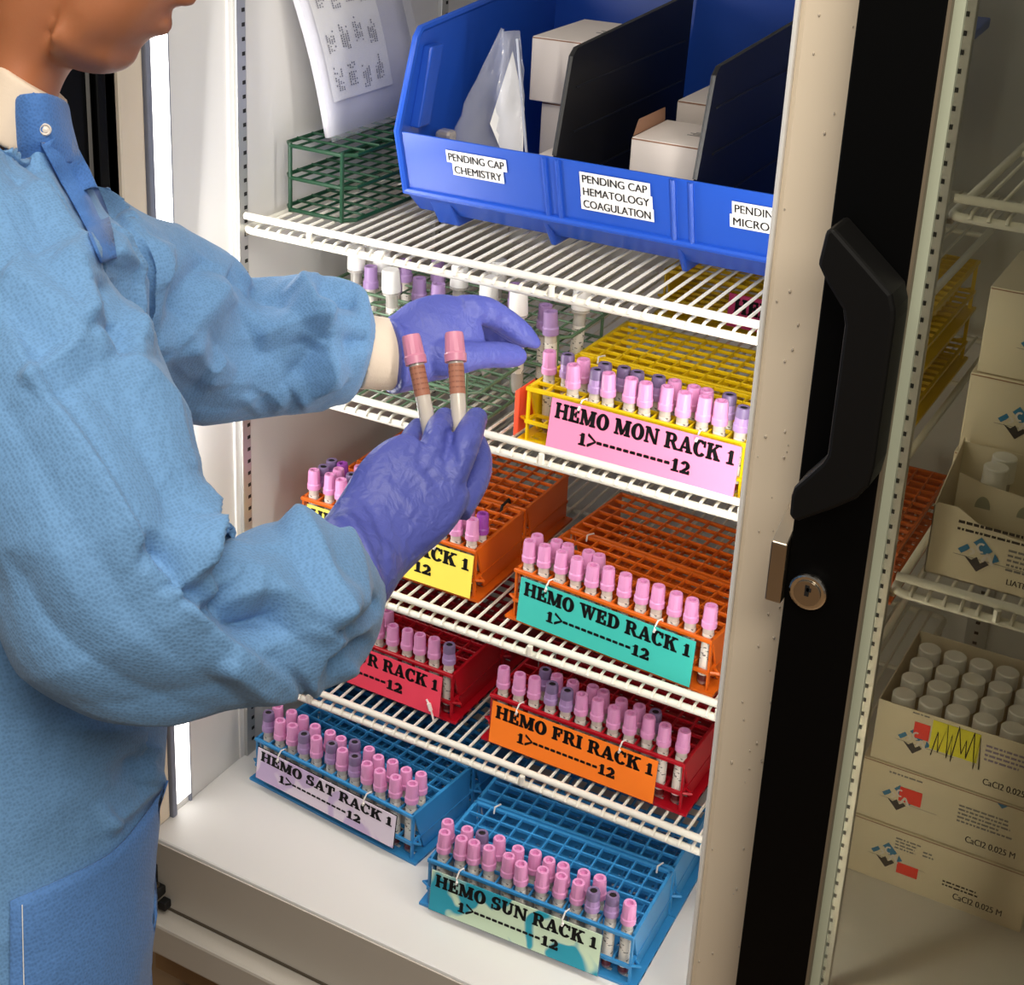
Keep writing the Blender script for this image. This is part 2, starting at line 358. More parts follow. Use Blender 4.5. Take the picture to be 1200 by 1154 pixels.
# left door frame and lit strip on the left wall
b = MB().box(-.02, .004, .0, .041, -.0, TOP); fp(b, 'door_jamb', CREAM, bevel=.004)
b = MB().box(-.004, .008, .041, .050, 0, TOP); fp(b, 'jamb_gasket', GASK, bevel=.002)
b = MB().box(0, .006, .051, .079, .015, TOP - .03); fp(b, 'light_strip', LED, label='glowing white vertical light strip, left')
b = MB().box(0, .004, .0805, .0835, 0, TOP); fp(b, 'strip_edge', GASK)
b = MB().box(.7035, .709, .058, .088, .015, TOP - .03); fp(b, 'light_strip', LED, label='glowing white vertical light strip')
# slotted shelf standards
def standard(x0, x1, y0, y1, axis, slots):
    b = MB().box(x0, x1, y0, y1, .0, TOP - .02); s = fp(b, 'shelf_standard', ALU, bevel=.001)
    b = MB(); z = .02
    while z < TOP - .05:
        if axis == 'x': xm = x1 + .0004; b.box(x1 - .001, xm, (y0 + y1) / 2 + .001, (y0 + y1) / 2 + .0065, z, z + .0045)
        else: b.box((x0 + x1) / 2 - .003, (x0 + x1) / 2 + .003, y0 - .0004, y0 + .001, z, z + .0045)
        z += .0165
    fp(b, 'slot', DARK, s)['kind'] = 'stuff'
standard(0, .008, .196, .214, 'x', 1)
standard(0, .008, .655, .673, 'x', 1)
standard(.786, .803, .196, .204, 'y', 1)
standard(.775, .805, DEP - .012, DEP, 'y', 1)
b = MB().box(0, .003, .188, .196, 0, TOP - .02); fp(b, 'standard_trim', WHITE)
# open left door, seen edge-on behind the person
dr = MB().box(-.055, -.01, -.74, -.03, -.05, TOP); door = fp(dr, 'door', BLACK, bevel=.004); door['label'] = 'open left door with black border'
b = MB().box(-.0105, .0, -.028, -.012, -.03, TOP - .02); fp(b, 'door_gasket', BLACK, door, bevel=.003)
b = MB().box(-.0115, -.004, -.72, -.045, -.03, TOP - .02); fp(b, 'door_liner', BLACK, door)
b = MB().box(-.012, .002, -.055, -.035, -.06, -.045); fp(b, 'hinge_pin', STEEL, door)
# bottom hinge of the open door
b = MB().box(-.03, .030, -.04, -.003, -.075, -.062); b.box(-.03, .018, -.03, -.003, -.09, -.035); b.box(.026, .038, -.016, -.003, -.092, -.080)
h = fp(b, 'door_hinge', DARK, bevel=.002); h['label'] = 'black and steel bottom door hinge'
b = MB(); b.tube([(.012, -.02, -.066), (.012, -.02, -.05)], .008, 14); b.tube([(.022, -.012, -.075), (.022, -.012, -.058)], .004, 10); fp(b, 'hinge_pin', STEEL, h)
# closed right door
DX0, DX1, DZ0, DZ1 = .768, 1.60, -.06, TOP
b = MB()
b.box(DX0, .832, -.045, -.006, DZ0, DZ1); b.box(1.53, DX1, -.045, -.006, DZ0, DZ1); b.box(.832, 1.53, -.045, -.006, DZ0, -.01); b.box(.832, 1.53, -.045, -.006, 1.28, DZ1)
rd = fp(b, 'door', BLACK, bevel=.0015); rd['label'] = 'closed right door with black frame and tinted glass'
b = MB().box(.832, .8425, -.036, -.031, -.009, 1.279); fp(b, 'glass_spacer', mat('spacer_grey', (178, 184, 162), .4), rd)
b = MB().box(.833, 1.529, -.03, -.026, -.009, 1.279); fp(b, 'glass', PANE, rd)
b = MB().box(.832, .8345, -.045, -.006, -.01, 1.28); fp(b, 'pane_trim', mat('bronze_trim', (110, 98, 80), .5), rd)
b = MB(); out = [(.781, .955), (.776, .951), (.773, .924), (.781, .911), (.796, .892), (.799, .880), (.799, .772), (.796, .764), (.784, .747), (.776, .736), (.7745, .728), (.775, .712), (.778, .7075), (.783, .708), (.810, .727), (.826, .740), (.834, .753), (.836, .769), (.836, .890), (.835, .900), (.831, .912)]
b.prism(out, lambda p: (p[0], -.086, p[1]), lambda p: (p[0], -.046, p[1])); hd = fp(b, 'handle', BLACKH, rd, bevel=.004); hd['label'] = 'black angular pull handle'
b = MB().tube([(.783, -.045, .628), (.783, -.052, .628)], .0165, 28); 
b.v = [(x + .006, y, z) for x, y, z in b.v]; lk = fp(b, 'key_lock', CHROME, rd, bevel=.002); lk['label'] = 'round chrome key lock'
b = MB().tube([(.789, -.0525, .628), (.789, -.054, .628)], .0115, 24); fp(b, 'lock_barrel', STEEL, lk)
b = MB().box(.7872, .7908, -.0546, -.0535, .626, .636); b.box(.7885, .7925, -.0546, -.0535, .6305, .634); fp(b, 'keyhole', DARK, lk)
b = MB(); pr = [(-.052, .610), (-.052, .666), (-.006, .690), (-.006, .610)]
b.prism(pr, lambda p: (.7535, p[0], p[1]), lambda p: (.7675, p[0], p[1])); fp(b, 'latch_plate', STEEL, rd, bevel=.0012)['label'] = 'satin steel latch plate'

# ---------------------------------------------------------------- wire shelves
def wire_shelf(label, x0, x1, zt, group='white wire shelves'):
    y0, y1 = .205, .875
    t = thing('wire_shelf', label, 'shelf', (x0, y0, zt - .009), 0, group)
    w = x1 - x0; d = y1 - y0
    b = MB().tube([(.001, -.001, .0095), (w - .001, -.001, .0095)], .0044, 12); smooth_angle(b.build('front_rail', SHELFW, t))
    b = MB(); z = -.0075; r = .012
    arc = lambda cx, cy, a: [(cx + r * math.cos(math.radians(q)), cy + r * math.sin(math.radians(q)), z) for q in a]
    path = arc(w - r, r - .002, range(-90, 1, 15)) + arc(w - r, d - r, range(0, 91, 15)) + arc(r, d - r, range(90, 181, 15)) + arc(r, r - .002, range(180, 271, 15)); path.append(path[0])
    b.tube(path, .0044, 12, caps=False); smooth_angle(b.build('frame', SHELFW, t))
    b = MB(); x = .018
    while x < w - .012:
        b.tube([(x, d - .004, -.0012), (x, .0, -.0012), (x, -.0045, -.003), (x, -.0072, -.0065)], .0019, 6); x += .0159
    smooth_angle(b.build('wire_grid', SHELFW, t))
    b = MB()
    for yy in (d * .42, d * .75): b.tube([(.004, yy, -.0085), (w - .004, yy, -.0085)], .003, 8)
    smooth_angle(b.build('cross_rod', SHELFW, t))
    for xx in (w * .13, w * .55, w * .86):
        b = MB().tube([(xx, -.006, -.006), (xx, -.006, .006)], .0035, 8); smooth_angle(b.build('spacer', SHELFW, t))
    for yy in (.002, d - .045):
        MB().box(-.006, .001, yy, yy + .010, -.016, -.0115).build('clip', STEEL, t); MB().box(w - .001, w + .004, yy, yy + .010, -.016, -.0115).build('clip', STEEL, t)
    return t
LX0, LX1 = .010, .748
wire_shelf('top white wire shelf under the blue bin', LX0, LX1, .756)
wire_shelf('white wire shelf under the rack with the pink sign', LX0, LX1, .561)
wire_shelf('white wire shelf under the orange racks', LX0, LX1, .317)
wire_shelf('lowest white wire shelf, under the two red racks', LX0, LX1, .137)
wire_shelf('white wire shelf behind the glass, empty at its left end, near the top', .806, 1.57, .914)
wire_shelf('white wire shelf behind the glass that carries the cartons', .806, 1.57, .528)
S1, S2, S3, S4 = .7478, .5528, .3088, .1288

# ---------------------------------------------------------------- tube racks
RW, RD, RH, PT = .252, .1265, .068, .0205
def grid(b, x0, x1, y0, y1, nx, ny, t, z0, z1, rim=None):
    rim = rim or t
    for i in range(nx + 1):
        x = x0 + (x1 - x0) * i / nx; k = (rim if i in (0, nx) else t) / 2; b.box(x - k, x + k, y0, y1, z0, z1)
    for j in range(ny + 1):
        y = y0 + (y1 - y0) * j / ny; k = (rim if j in (0, ny) else t) / 2; b.box(x0 - rim / 2, x1 + rim / 2, y - k, y + k, z0 + .0001, z1 - .0001)
def rack_proto(m, name='tube_rack'):
    t = thing(name, 'x', 'test tube rack')
    b = MB(); grid(b, -RW / 2, RW / 2, .004, RD, 12, 6, .0022, RH - .005, RH, .0042); b.build('top_grid', m, t, bevel=.0006, seg=1)
    b = MB(); grid(b, -RW / 2, RW / 2, .004, RD, 12, 6, .0022, .024, .028, .0038)
    for s in (-1, 1): b.tube([(s * RW / 2, .006, .026), (s * (RW / 2 + .010), .010, .026), (s * RW / 2, .018, .026)], .002, 6)
    b.build('middle_grid', m, t)
    b = MB(); grid(b, -RW / 2 - .004, RW / 2 + .004, 0.006, RD - .004, 12, 6, .012, 0, .0035, .012); b.build('base_plate', m, t)
    for s in (-1, 1):
        b = MB(); x = s * RW / 2; k = .0012
        b.box(x - k, x + k, .004, .0085, 0, RH); b.box(x - k, x + k, RD - .004, RD, 0, RH)
        b.add([(x - k, .030, .006), (x + k, .030, .006), (x + k, RD - .003, .006), (x - k, RD - .003, .006), (x - k, .0075, RH - .002), (x + k, .0075, RH - .002), (x + k, RD - .003, RH - .002), (x - k, RD - .003, RH - .002)],
              [(0, 3, 2, 1), (4, 5, 6, 7), (0, 1, 5, 4), (1, 2, 6, 5), (2, 3, 7, 6), (3, 0, 4, 7)])
        b.build('end_wall', m, t)
    return t
PROTO = {}
def rack(m, key, loc, rz, label, group, sign=None, text=None, inset=(.008, .014), tilt=.010, ties=(.10, .78), drop=0.0):
    if key not in PROTO:
        PROTO[key] = r = rack_proto(m); r.location = loc; r.rotation_euler = (0, 0, rz); r['label'] = label; r['group'] = group
    else: r = dup(PROTO[key], loc, rz, label, group)
    return r
def add_sign(r, day, tl=.004, tr=.020, top=.064, bot=.009, lean=.010, tie_x=(.155, .78), loose=False):
    w = RW - tl - tr; x0 = -RW / 2 + tl; h = top - bot
    def pos(v): # local sheet coordinates (x, off, z) to leaning plane
        x, y, z = v; f = (top - z) / h
        return (x, -.0035 - lean * f * .6 + y, z)
    b = MB().box(x0, x0 + w, -.0004, .0004, bot, top); b.v = [pos(v) for v in b.v]
    s = b.build('sign', SIGNS[day], r)
    b = MB().box(x0 - .0012, x0 + w + .0012, .0006, .0009, bot - .0012, top + .0012); b.v = [pos(v) for v in b.v]; b.build('sleeve', SLEEVE, s)
    b = MB(); hh = h * .30; z1 = top - h * .07 - hh
    letters(b, 'HEMO %s RACK 1' % day, x0 + w * .025, z1, hh, w * .955)
    z2 = z1 - h * .40
    letters(b, '1>-----------12', x0 + w * .17, z2, hh * .92, w * .60)
    b.v = [pos((x, -.0008, z)) for x, y, z in b.v]
    b.build('lettering', INK, s, recalc=False)
    for q in tie_x:
        x = x0 + w * q; b = MB(); zt = RH + .0015
        b.tube([pos((x, -.001, top - .0035)), (x - .001, -.004, RH - .006), (x, .001, zt), (x + .002, .0075, zt), (x + .003, .008, RH - .008)], .0010, 6); b.tube([pos((x + .001, -.003, top - .0015)), pos((x - .0005, -.002, top - .0055))], .0016, 6)
        b.build('cable_tie', CLEARTIE, r)
    return s
# tube prototypes
def tube_proto(kind):
    t = thing('blood_tube', 'x', 'blood tube')
    b = MB().lathe([(.0005, 0), (.0035, .0008), (.0056, .003), (.0064, .007), (.0064, .084)], 14); smooth_angle(b.build('tube', TUBEM, t))
    b = MB(); n = 11
    for i in range(n):
        pass
    a0, a1 = -2.7, .9; vs = []; fs = []
    for i in range(n + 1):
        a = a0 + (a1 - a0) * i / n
        for z in (.014, .066): vs.append((.00665 * math.cos(a), .00665 * math.sin(a), z))
    for i in range(n): fs.append((2 * i, 2 * i + 2, 2 * i + 3, 2 * i + 1))
    b.add(vs, fs); smooth_angle(b.build('paper_label', TLABEL, t, recalc=False))
    m = {'pink': PINKC, 'dark': DPURC, 'magenta': MAGC, 'held': HELDC}[kind]
    prof = [(.0062, .0735), (.0086, .0735), (.0087, .0800), (.0080, .0815), (.0076, .0968), (.0068, .0995), (.0042, .0995), (.0040, .0945)]
    b = MB().lathe(prof, 24, flute=.05, zr=(.081, .097)); cap = smooth_angle(b.build('cap', m, t), .5)
    if kind == 'dark':
        b = MB().lathe([(.0078, .089), (.00785, .0892), (.0077, .0970), (.0068, .0998), (.0042, .0998), (.0040, .0948)], 24); smooth_angle(b.build('cap_top', DTOP, cap), .5)
        b = MB().lathe([(.0039, .0948), (.0041, .0990)], 14); b.build('ink_mark', INK, cap)
    return t
TP = {}
COLNAME = {'pink': 'pink', 'dark': 'dark topped', 'magenta': 'deep purple'}
def put_tubes(r, where, rows):
    cx = lambda i: -RW / 2 + (i + .5) * RW / 12
    M = Matrix.Translation(r.location) @ Matrix.Rotation(r.rotation_euler[2], 4, 'Z')
    rown = ['front row', 'second row', 'third row']
    for j, row in enumerate(rows):
        cols = sorted(row)
        for n, i in enumerate(cols):
            kind = row[i]
            y = .004 + (j + .5) * (RD - .004) / 6
            p = M @ Vector((cx(i) + random.uniform(-.0008, .0008), y + random.uniform(-.0008, .0008), .0036))
            lab = '%s tube, %s, %s, in %s' % (COLNAME[kind], ORD[n], rown[j], where)
            grp = 'blood tubes in %s' % where
            if kind not in TP:
                TP[kind] = t = tube_proto(kind); t.location = p; t['label'] = lab; t['group'] = grp
            else: t = dup(TP[kind], p, 0, lab, grp)
            t.rotation_euler = (random.uniform(-.035, .035), random.uniform(-.035, .035), random.uniform(-.5, .5))
def cols(a, dark=(), mag=()): return {i: ('dark' if i in dark else 'magenta' if i in mag else 'pink') for i in a}
def pair(m, key, fl, fr, z, colour, day, sign_kw, rows, signword):
    (xl, yl), (xr, yr) = fl, fr
    rz = math.atan2(yr - yl, xr - xl); cx, cy = (xl + xr) / 2, (yl + yr) / 2
    where = '%s rack with %s sign' % (colour, signword)
    r = rack(m, key, (cx, cy, z), rz, '%s plastic tube rack with a %s sign reading HEMO %s RACK 1' % (colour, signword, day), 'plastic tube racks')
    n = Vector((-math.sin(rz), math.cos(rz), 0)) * (RD + .0035)
    back = rack(m, key, (cx + n.x, cy + n.y, z), rz, 'empty %s tube rack set behind the rack with the %s sign' % (colour, signword), 'plastic tube racks')
    put_tubes(r, where, rows)
    return r, back, sign_kw, day
LATER = []
LATER.append(pair(YELLOW, 'y', (.376, .222), (.640, .216), S2, 'yellow', 'MON', {}, [cols(range(2, 12), (3, 11)), cols(range(0, 11), (1, 3, 4, 5, 6, 10))], 'pink'))
LATER.append(pair(ORANGE, 'o', (.050, .256), (.310, .256), S3, 'orange', 'TUE', {}, [cols((0, 1, 2, 3, 8, 9, 10, 11)), cols((0, 1, 2, 3, 9, 10, 11), (0, 2), (11,)), cols((0, 1, 2), (0,), (1,))], 'yellow'))
LATER.append(pair(ORANGE, 'o', (.362, .246), (.624, .224), S3, 'orange', 'WED', {}, [cols(range(12)), cols(range(5))], 'teal'))
LATER.append(pair(RED, 'r', (.028, .256), (.288, .251), S4, 'red', 'THUR', {}, [cols(range(4, 12), (11,)), cols((5, 6))], 'rose red'))
LATER.append(pair(RED, 'r', (.340, .243), (.602, .241), S4, 'red', 'FRI', {}, [cols(range(12), (3, 4)), cols(range(2, 10), (2, 9))], 'orange'))
LATER.append(pair(SKYB, 'b', (.047, .157), (.304, .133), .0002, 'blue', 'SAT', {}, [cols(range(12), (0, 3, 5, 7)), cols(range(12), (6,))], 'lavender'))
LATER.append(pair(SKYB, 'b', (.358, .078), (.612, .090), .0002, 'blue', 'SUN', {}, [cols(range(12), (9, 10)), cols(range(10), (2,))], 'mottled teal'))
# racks further back, seen through the top shelf and through the glass
b1 = rack(YELLOW, 'y', (.472, .690, S2), -.03, 'yellow tube rack with a magenta sign, deep under the top shelf', 'plastic tube racks')
b = MB().box(-.03, .12, -.0036, -.0028, .010, .056); s = b.build('sign', SIGNS['HID'], b1)
b = MB(); letters(b, 'HEMO', -.022, .030, .020, .075); b.v = [(x, -.0042, z) for x, y, z in b.v]; b.build('lettering', INK, s, recalc=False)
for z, w in ((S2, 'lower'), (S2 + .0685, 'upper')):
    rack(YELLOW, 'y', (.738, .640, z), PI / 2, '%s yellow tube rack of the stack seen through the glass beside the cartons' % w, 'plastic tube racks')
rack(ORANGE, 'o', (.738, .670, S3), PI / 2, 'orange tube rack seen through the glass under the white shelf', 'plastic tube racks')
for r, back, kw, day in LATER:
    add_sign(r, day, **{'MON': dict(tl=.034, tr=.0, top=.066, bot=.010, lean=.016), 'TUE': dict(tl=.012, tr=-.003), 'WED': dict(tl=.012, tr=.014), 'THUR': dict(tl=.0, tr=.009, tie_x=(.2,)),
                        'FRI': dict(tl=.006, tr=.028), 'SAT': dict(tl=.010, tr=.018, top=.062, bot=.019), 'SUN': dict(tl=.008, tr=.032, top=.061, bot=.009)}[day])
    if day in ('WED', 'SUN', 'MON', 'FRI'):
        for x in (-.1, .11):
            MB().tube([(x, RD - .004, RH - .006), (x, RD - .002, RH + .002), (x + .003, RD + .008, RH + .001), (x + .003, RD + .010, RH - .006)], .0011, 6).build('cable_tie', CLEARTIE, r)
    if day == 'THUR':
        b = MB(); b.tube([(.100, -.0125, .031), (.106, -.0135, .024), (.112, -.014, .006)], .0013, 6); b.tube([(.104, -.0132, .027), (.1075, -.0138, .018)], .0026, 6); b.build('cable_tie', CLEARTIE, r)
    if day == 'TUE':
        MB().tube([(.10, RD - .008, RH - .006), (.10, RD - .006, RH + .002), (.102, RD + .008, RH + .006), (.103, RD + .012, RH - .006)], .002, 6).build('cable_tie', BLACKTIE, r)
    if day == 'MON':
        b = MB().box(-RW / 2 - .014, -RW / 2 - .0135, .0, .045, .006, .060); b.build('side_tag', mat('coral_card', (250, 96, 70), .6), r)['label'] = 'coral paper tag on the left end'
# ---------------------------------------------------------------- top shelf: blue bin and what is in it
BX0, BX1, BY1 = .172, .702, .66
bin_ = thing('storage_bin', 'large blue plastic hopper bin with three labelled sections on the top shelf', 'storage bin', (0, 0, 0))
prof = [(.335, .762), (.303, .790), (.280, .867), (.318, .973), (BY1 + .01, 1.004), (BY1 - .01, .762)]   # outline of the end walls
def sidewall(x0, x1):
    b = MB(); b.prism(prof, lambda p: (x0, p[0], p[1]), lambda p: (x1, p[0], p[1])); return b
o = sidewall(BX0, BX0 + .0035).build('end_wall', BLUE, bin_, bevel=.001)
o = sidewall(BX1 - .0035, BX1).build('end_wall', BLUE, bin_, bevel=.001)
def sheet(pts, x0, x1, t):
    b = MB(); n = len(pts); up = []
    q = [(p[0], p[1]) for p in pts]; off = []
    for i in range(n):
        a = q[max(i - 1, 0)]; c = q[min(i + 1, n - 1)]; d = Vector((c[0] - a[0], c[1] - a[1])).normalized(); off.append((q[i][0] - d.y * t, q[i][1] + d.x * t))
    b.prism(q + off[::-1], lambda p: (x0, p[0], p[1]), lambda p: (x1, p[0], p[1])); return b
sheet([(.280, .867), (.303, .790)], BX0, BX1, -.0035)
b = MB(); b.prism([(.280, .867), (.303, .790), (.3065, .7905), (.2838, .867)], lambda p: (BX0, p[0], p[1]), lambda p: (BX1, p[0], p[1])); front = b.build('front_panel', BLUE, bin_, bevel=.001)
b = MB(); b.prism([(.303, .790), (.335, .762), (BY1, .762), (BY1, .766), (.337, .766), (.3065, .7925)], lambda p: (BX0, p[0], p[1]), lambda p: (BX1, p[0], p[1])); b.build('bottom', BLUE, bin_)
b = MB(); b.prism([(BY1 - .01, .762), (BY1 + .01, 1.004), (BY1 + .006, 1.004), (BY1 - .014, .762)], lambda p: (BX0, p[0], p[1]), lambda p: (BX1, p[0], p[1])); b.build('back_wall', BLUE, bin_)
b = MB(); b.prism([(.322, .970), (.326, .9765), (BY1 + .01, 1.004), (BY1 + .008, .992)], lambda p: (BX1 - .001, p[0], p[1]), lambda p: (BX1 + .020, p[0], p[1])); b.build('flange', BLUE, bin_, bevel=.002)
# rolled rim along the slanted edges
for x in (BX0, BX1):
    b = MB().tube([(x, .303, .790), (x, .280, .867), (x, .316, .968), (x, .324, .9765), (x, BY1 + .01, 1.004)], .0048, 8); smooth_angle(b.build('rim', BLUE, bin_))
b = MB().tube([(BX0, BY1 + .01, 1.004), (BX1, BY1 + .01, 1.004)], .0048, 8); smooth_angle(b.build('rim', BLUE, bin_))
b = MB().tube([(BX0, .301, .792), (BX1, .301, .792)], .0042, 8); smooth_angle(b.build('front_rib', BLUE, bin_))
def onp(x, z, o=.0): # a point on the sloping front panel
    f = (.867 - z) / .077; return (x, .280 + .023 * f - o, z - o * .3)
for x in (.3585, .3745, .5085, .5285):
    b = MB().tube([onp(x, .866, .001), onp(x, .793, .001)], .003, 6); b.build('front_rib', BLUE, bin_)
# inner guide channels on the end wall and the feet
for y0 in (.322,):
    b = MB(); b.prism([(y0 - .022, .868), (y0 + .004, .868), (y0 + .030, .958), (y0 + .004, .958)], lambda p: (BX0 + .003, p[0], p[1]), lambda p: (BX0 + .016, p[0], p[1])); b.build('guide_rib', BLUE, bin_, bevel=.002)
for x0, x1 in ((.196, .226), (.345, .352), (.505, .512), (.655, .685)):
    b = MB(); b.prism([(.312, .783), (.338, .7483), (.375, .7483), (.375, .763), (.335, .764)], lambda p: (x0, p[0], p[1]), lambda p: (x1, p[0], p[1])); b.build('foot', BLUE, bin_, bevel=.002)
b = MB().box(.19, .69, .60, .64, .7483, .763); b.build('foot', BLUE, bin_)
# dividers
for k, x in enumerate((.366, .5285)):
    b = MB(); P = [(.3065, .792), (.290, .866), (.318, .972), (.326, .9785), (BY1 - .002, .998), (BY1 - .015, .768), (.34, .768)]
    b.prism(P, lambda p: (x - .0018, p[0], p[1]), lambda p: (x + .0018, p[0], p[1])); d = b.build('divider', BLACKP, bin_, bevel=.0008); d['label'] = 'black plastic divider'
    b = MB()
    for zz in (.83, .885, .935): b.tube([(x + .0018, .33, zz), (x + .0018, BY1 - .02, zz + .005)], .0014, 6)
    b.tube([(x, .291, .866), (x, .318, .970), (x, .327, .977), (x, BY1 - .004, .997)], .003, 6)
    b.build('divider_rib', BLACKP, d)
# strip labels
def strip(x0, x1, z0, z1, txt):
    b = MB(); b.add([onp(x0, z0, .0012), onp(x1, z0, .0012), onp(x1, z1, .0012), onp(x0, z1, .0012)], [(0, 1, 2, 3)])
    s = b.build('strip_label', PAPERW, bin_, recalc=False)
    u = (Vector(onp(0, z1)) - Vector(onp(0, z0))).normalized(); h = (z1 - z0)
    plain_text('lettering', txt, INK, s, (x1 - x0) * .92, Vector(onp(x0 + (x1 - x0) * .035, z0 + h * .18, .0016)), (1, 0, 0), u, h * .64)
strip(.234, .311, .8395, .8545, 'PENDING CAP'); strip(.2405, .306, .8245, .8395, 'CHEMISTRY')
strip(.4005, .4825, .8415, .8565, 'PENDING CAP'); strip(.4005, .4845, .8265, .8415, 'HEMATOLOGY'); strip(.4, .4855, .8115, .8265, 'COAGULATION')
strip(.573, .655, .838, .853, 'PENDING CAP'); strip(.5705, .672, .823, .838, 'MICROBIOLOGY')

def carton(label, x0, x1, y0, y1, z0, z1, rz=0, group='white cartons in the blue bin', flap=False, m=None, cat='carton', name='carton'):
    cx, cy = (x0 + x1) / 2, (y0 + y1) / 2
    t = thing(name, label, cat, (cx, cy, z0), rz, group)
    w, d, h = x1 - x0, y1 - y0, z1 - z0
    b = MB().box(-w / 2, w / 2, -d / 2, d / 2, 0, h - .0012); b.build('body', m or BOXW, t, bevel=.0012)
    b = MB(); b.add([(-w / 2 + .001, -d / 2, h - .001), (w / 2 - .001, -d / 2, h - .001), (w / 2 - .001, d / 2 - .001, h), (-w / 2 + .001, d / 2 - .001, h), (-w / 2 + .001, -d / 2, h), (w / 2 - .001, -d / 2, h), (w / 2 - .001, d / 2 - .001, h + .001), (-w / 2 + .001, d / 2 - .001, h + .001)], [(0, 3, 2, 1), (4, 5, 6, 7), (0, 1, 5, 4), (1, 2, 6, 5), (2, 3, 7, 6), (3, 0, 4, 7)])
    b.build('lid', m or BOXW, t, bevel=.0004)
    b = MB().box(-w / 2 + .001, w / 2 - .001, -d / 2 - .0004, -d / 2 + .001, h - .0022, h - .001); b.build('lid_gap', KRAFT, t)
    if flap:
        b = MB(); b.add([(-w / 2, -d / 2 + .004, h), (-w / 2, d / 2 - .004, h), (-w / 2 + .002, d / 2 - .012, h + .018), (-w / 2 + .002, -d / 2 + .012, h + .018)], [(0, 1, 2, 3)]); b.build('flap', KRAFT, t, recalc=False)
    b = MB()
    for i in range(4): b.box(w * (.0 + .05 * (i % 2)), w * .32, d * (-.05 + i * .05), d * (-.03 + i * .05), h + .0006, h + .0009)
    b.build('print', GREY_INK, t)
    return t
carton('white carton standing under the other at the back of the first section of the bin', .268, .362, .45, .60, .7665, .884)
carton('white carton on top of another at the back of the first section of the bin', .256, .361, .44, .58, .886, .962)
carton('low white carton beside the first black divider, near the bin front', .300, .3605, .345, .43, .7668, .838)
carton('white carton nearest the front of the middle section of the bin', .428, .522, .352, .45, .7668, .884, flap=True)
carton('white carton standing behind another in the middle section of the bin', .432, .523, .468, .60, .7668, .905, flap=False)

# clear zip bag in the first section
bag = thing('zip_bag', 'crumpled clear zip bag with sachets in the first section of the blue bin', 'plastic bag', (.235, .37, .7668))
random.seed(11)
N = 14; vs = []; fs = []
for j in range(N + 1):
    v = j / N; wd = .058 * (1 - .82 * v) + .004
    for i in range(N + 1):
        u = i / N * 2 - 1
        x = u * wd + .022 * v - .004; z = .004 + v * .205; y = .014 * v + .012 * math.sin(u * 4 + v * 5) * (1 - .4 * v) + random.uniform(-.004, .004)
        vs.append((x, y, z))
for j in range(N):
    for i in range(N): k = j * (N + 1) + i; fs.append((k, k + 1, k + N + 2, k + N + 1))
BAGM = mat('film', (226, 228, 238), .12, spec=.8, alpha=.2)
o = MB().add(vs, fs).build('film', BAGM, bag, smooth=True, recalc=False); so = o.modifiers.new('solid', 'SOLIDIFY'); so.thickness = .0006
b = MB(); b.tube([(.028, .018, .200), (.056, .016, .02)], .0016, 6); b.build('zip_seal', mat('zip_strip', (200, 205, 220), .3), bag)
b = MB(); b.box(-.045, .03, -.026, -.004, .0, .062); b.build('sachet', mat('foil_sachet', (176, 186, 200), .3, metal=.4), bag, bevel=.006)
b = MB(); b.box(-.05, -.028, -.03, -.012, .06, .092); b.build('sachet', mat('silver_sachet', (214, 206, 198), .25, metal=.7), bag, bevel=.005)
b = MB(); b.add([(.004, .006, .10), (.048, .010, .015), (.040, .022, .12), (.022, .02, .185)], [(0, 1, 2, 3)]); s = b.build('leaflet', PAPERW, bag, recalc=False); s.modifiers.new('solid', 'SOLIDIFY').thickness = .0005

# coated wire racks
def wire_rack(label, loc, rz, L, D, H, m, nx, ny, r=.0021, levels=(0, .5, 1)):
    t = thing('wire_tube_rack', label, 'wire rack', loc, rz, 'coated wire tube racks')
    for q in levels:
        z = r + q * (H - 2 * r); c = .012
        b = MB(); path = [(c, 0, z), (L - c, 0, z), (L, c, z), (L, D - c, z), (L - c, D, z), (c, D, z), (0, D - c, z), (0, c, z), (c, 0, z)]
        b.tube(path, r, 8, caps=False)
        for i in range(1, nx): b.tube([(L * i / nx, 0, z), (L * i / nx, D, z)], r * .62, 6)
        for j in range(1, ny): b.tube([(0, D * j / ny, z + r * .8), (L, D * j / ny, z + r * .8)], r * .62, 6)
        smooth_angle(b.build('wire_tier', m, t))
    for x, y in ((.012, -.0), (L - .012, .0), (.012, D), (L - .012, D)):
        b = MB().tube([(x, y, .0), (x, y, H + .001)], r, 8); smooth_angle(b.build('post', m, t))
    return t
wire_rack('dark green wire tube rack on the top shelf, under the leaning packet', (.0155, .272, S1 + .0004), -.03, .100, .27, .084, GREENW, 5, 9, .0026)
wire_rack('empty green wire tube rack beside the reaching hand', (.118, .222, S2 + .0004), 0, .200, .112, .084, PGREENW, 10, 5)
back_rack = wire_rack('green wire tube rack full of tall white capped tubes, far back', (.030, .345, S2 + .0004), 0, .340, .125, .084, PGREENW, 14, 5)

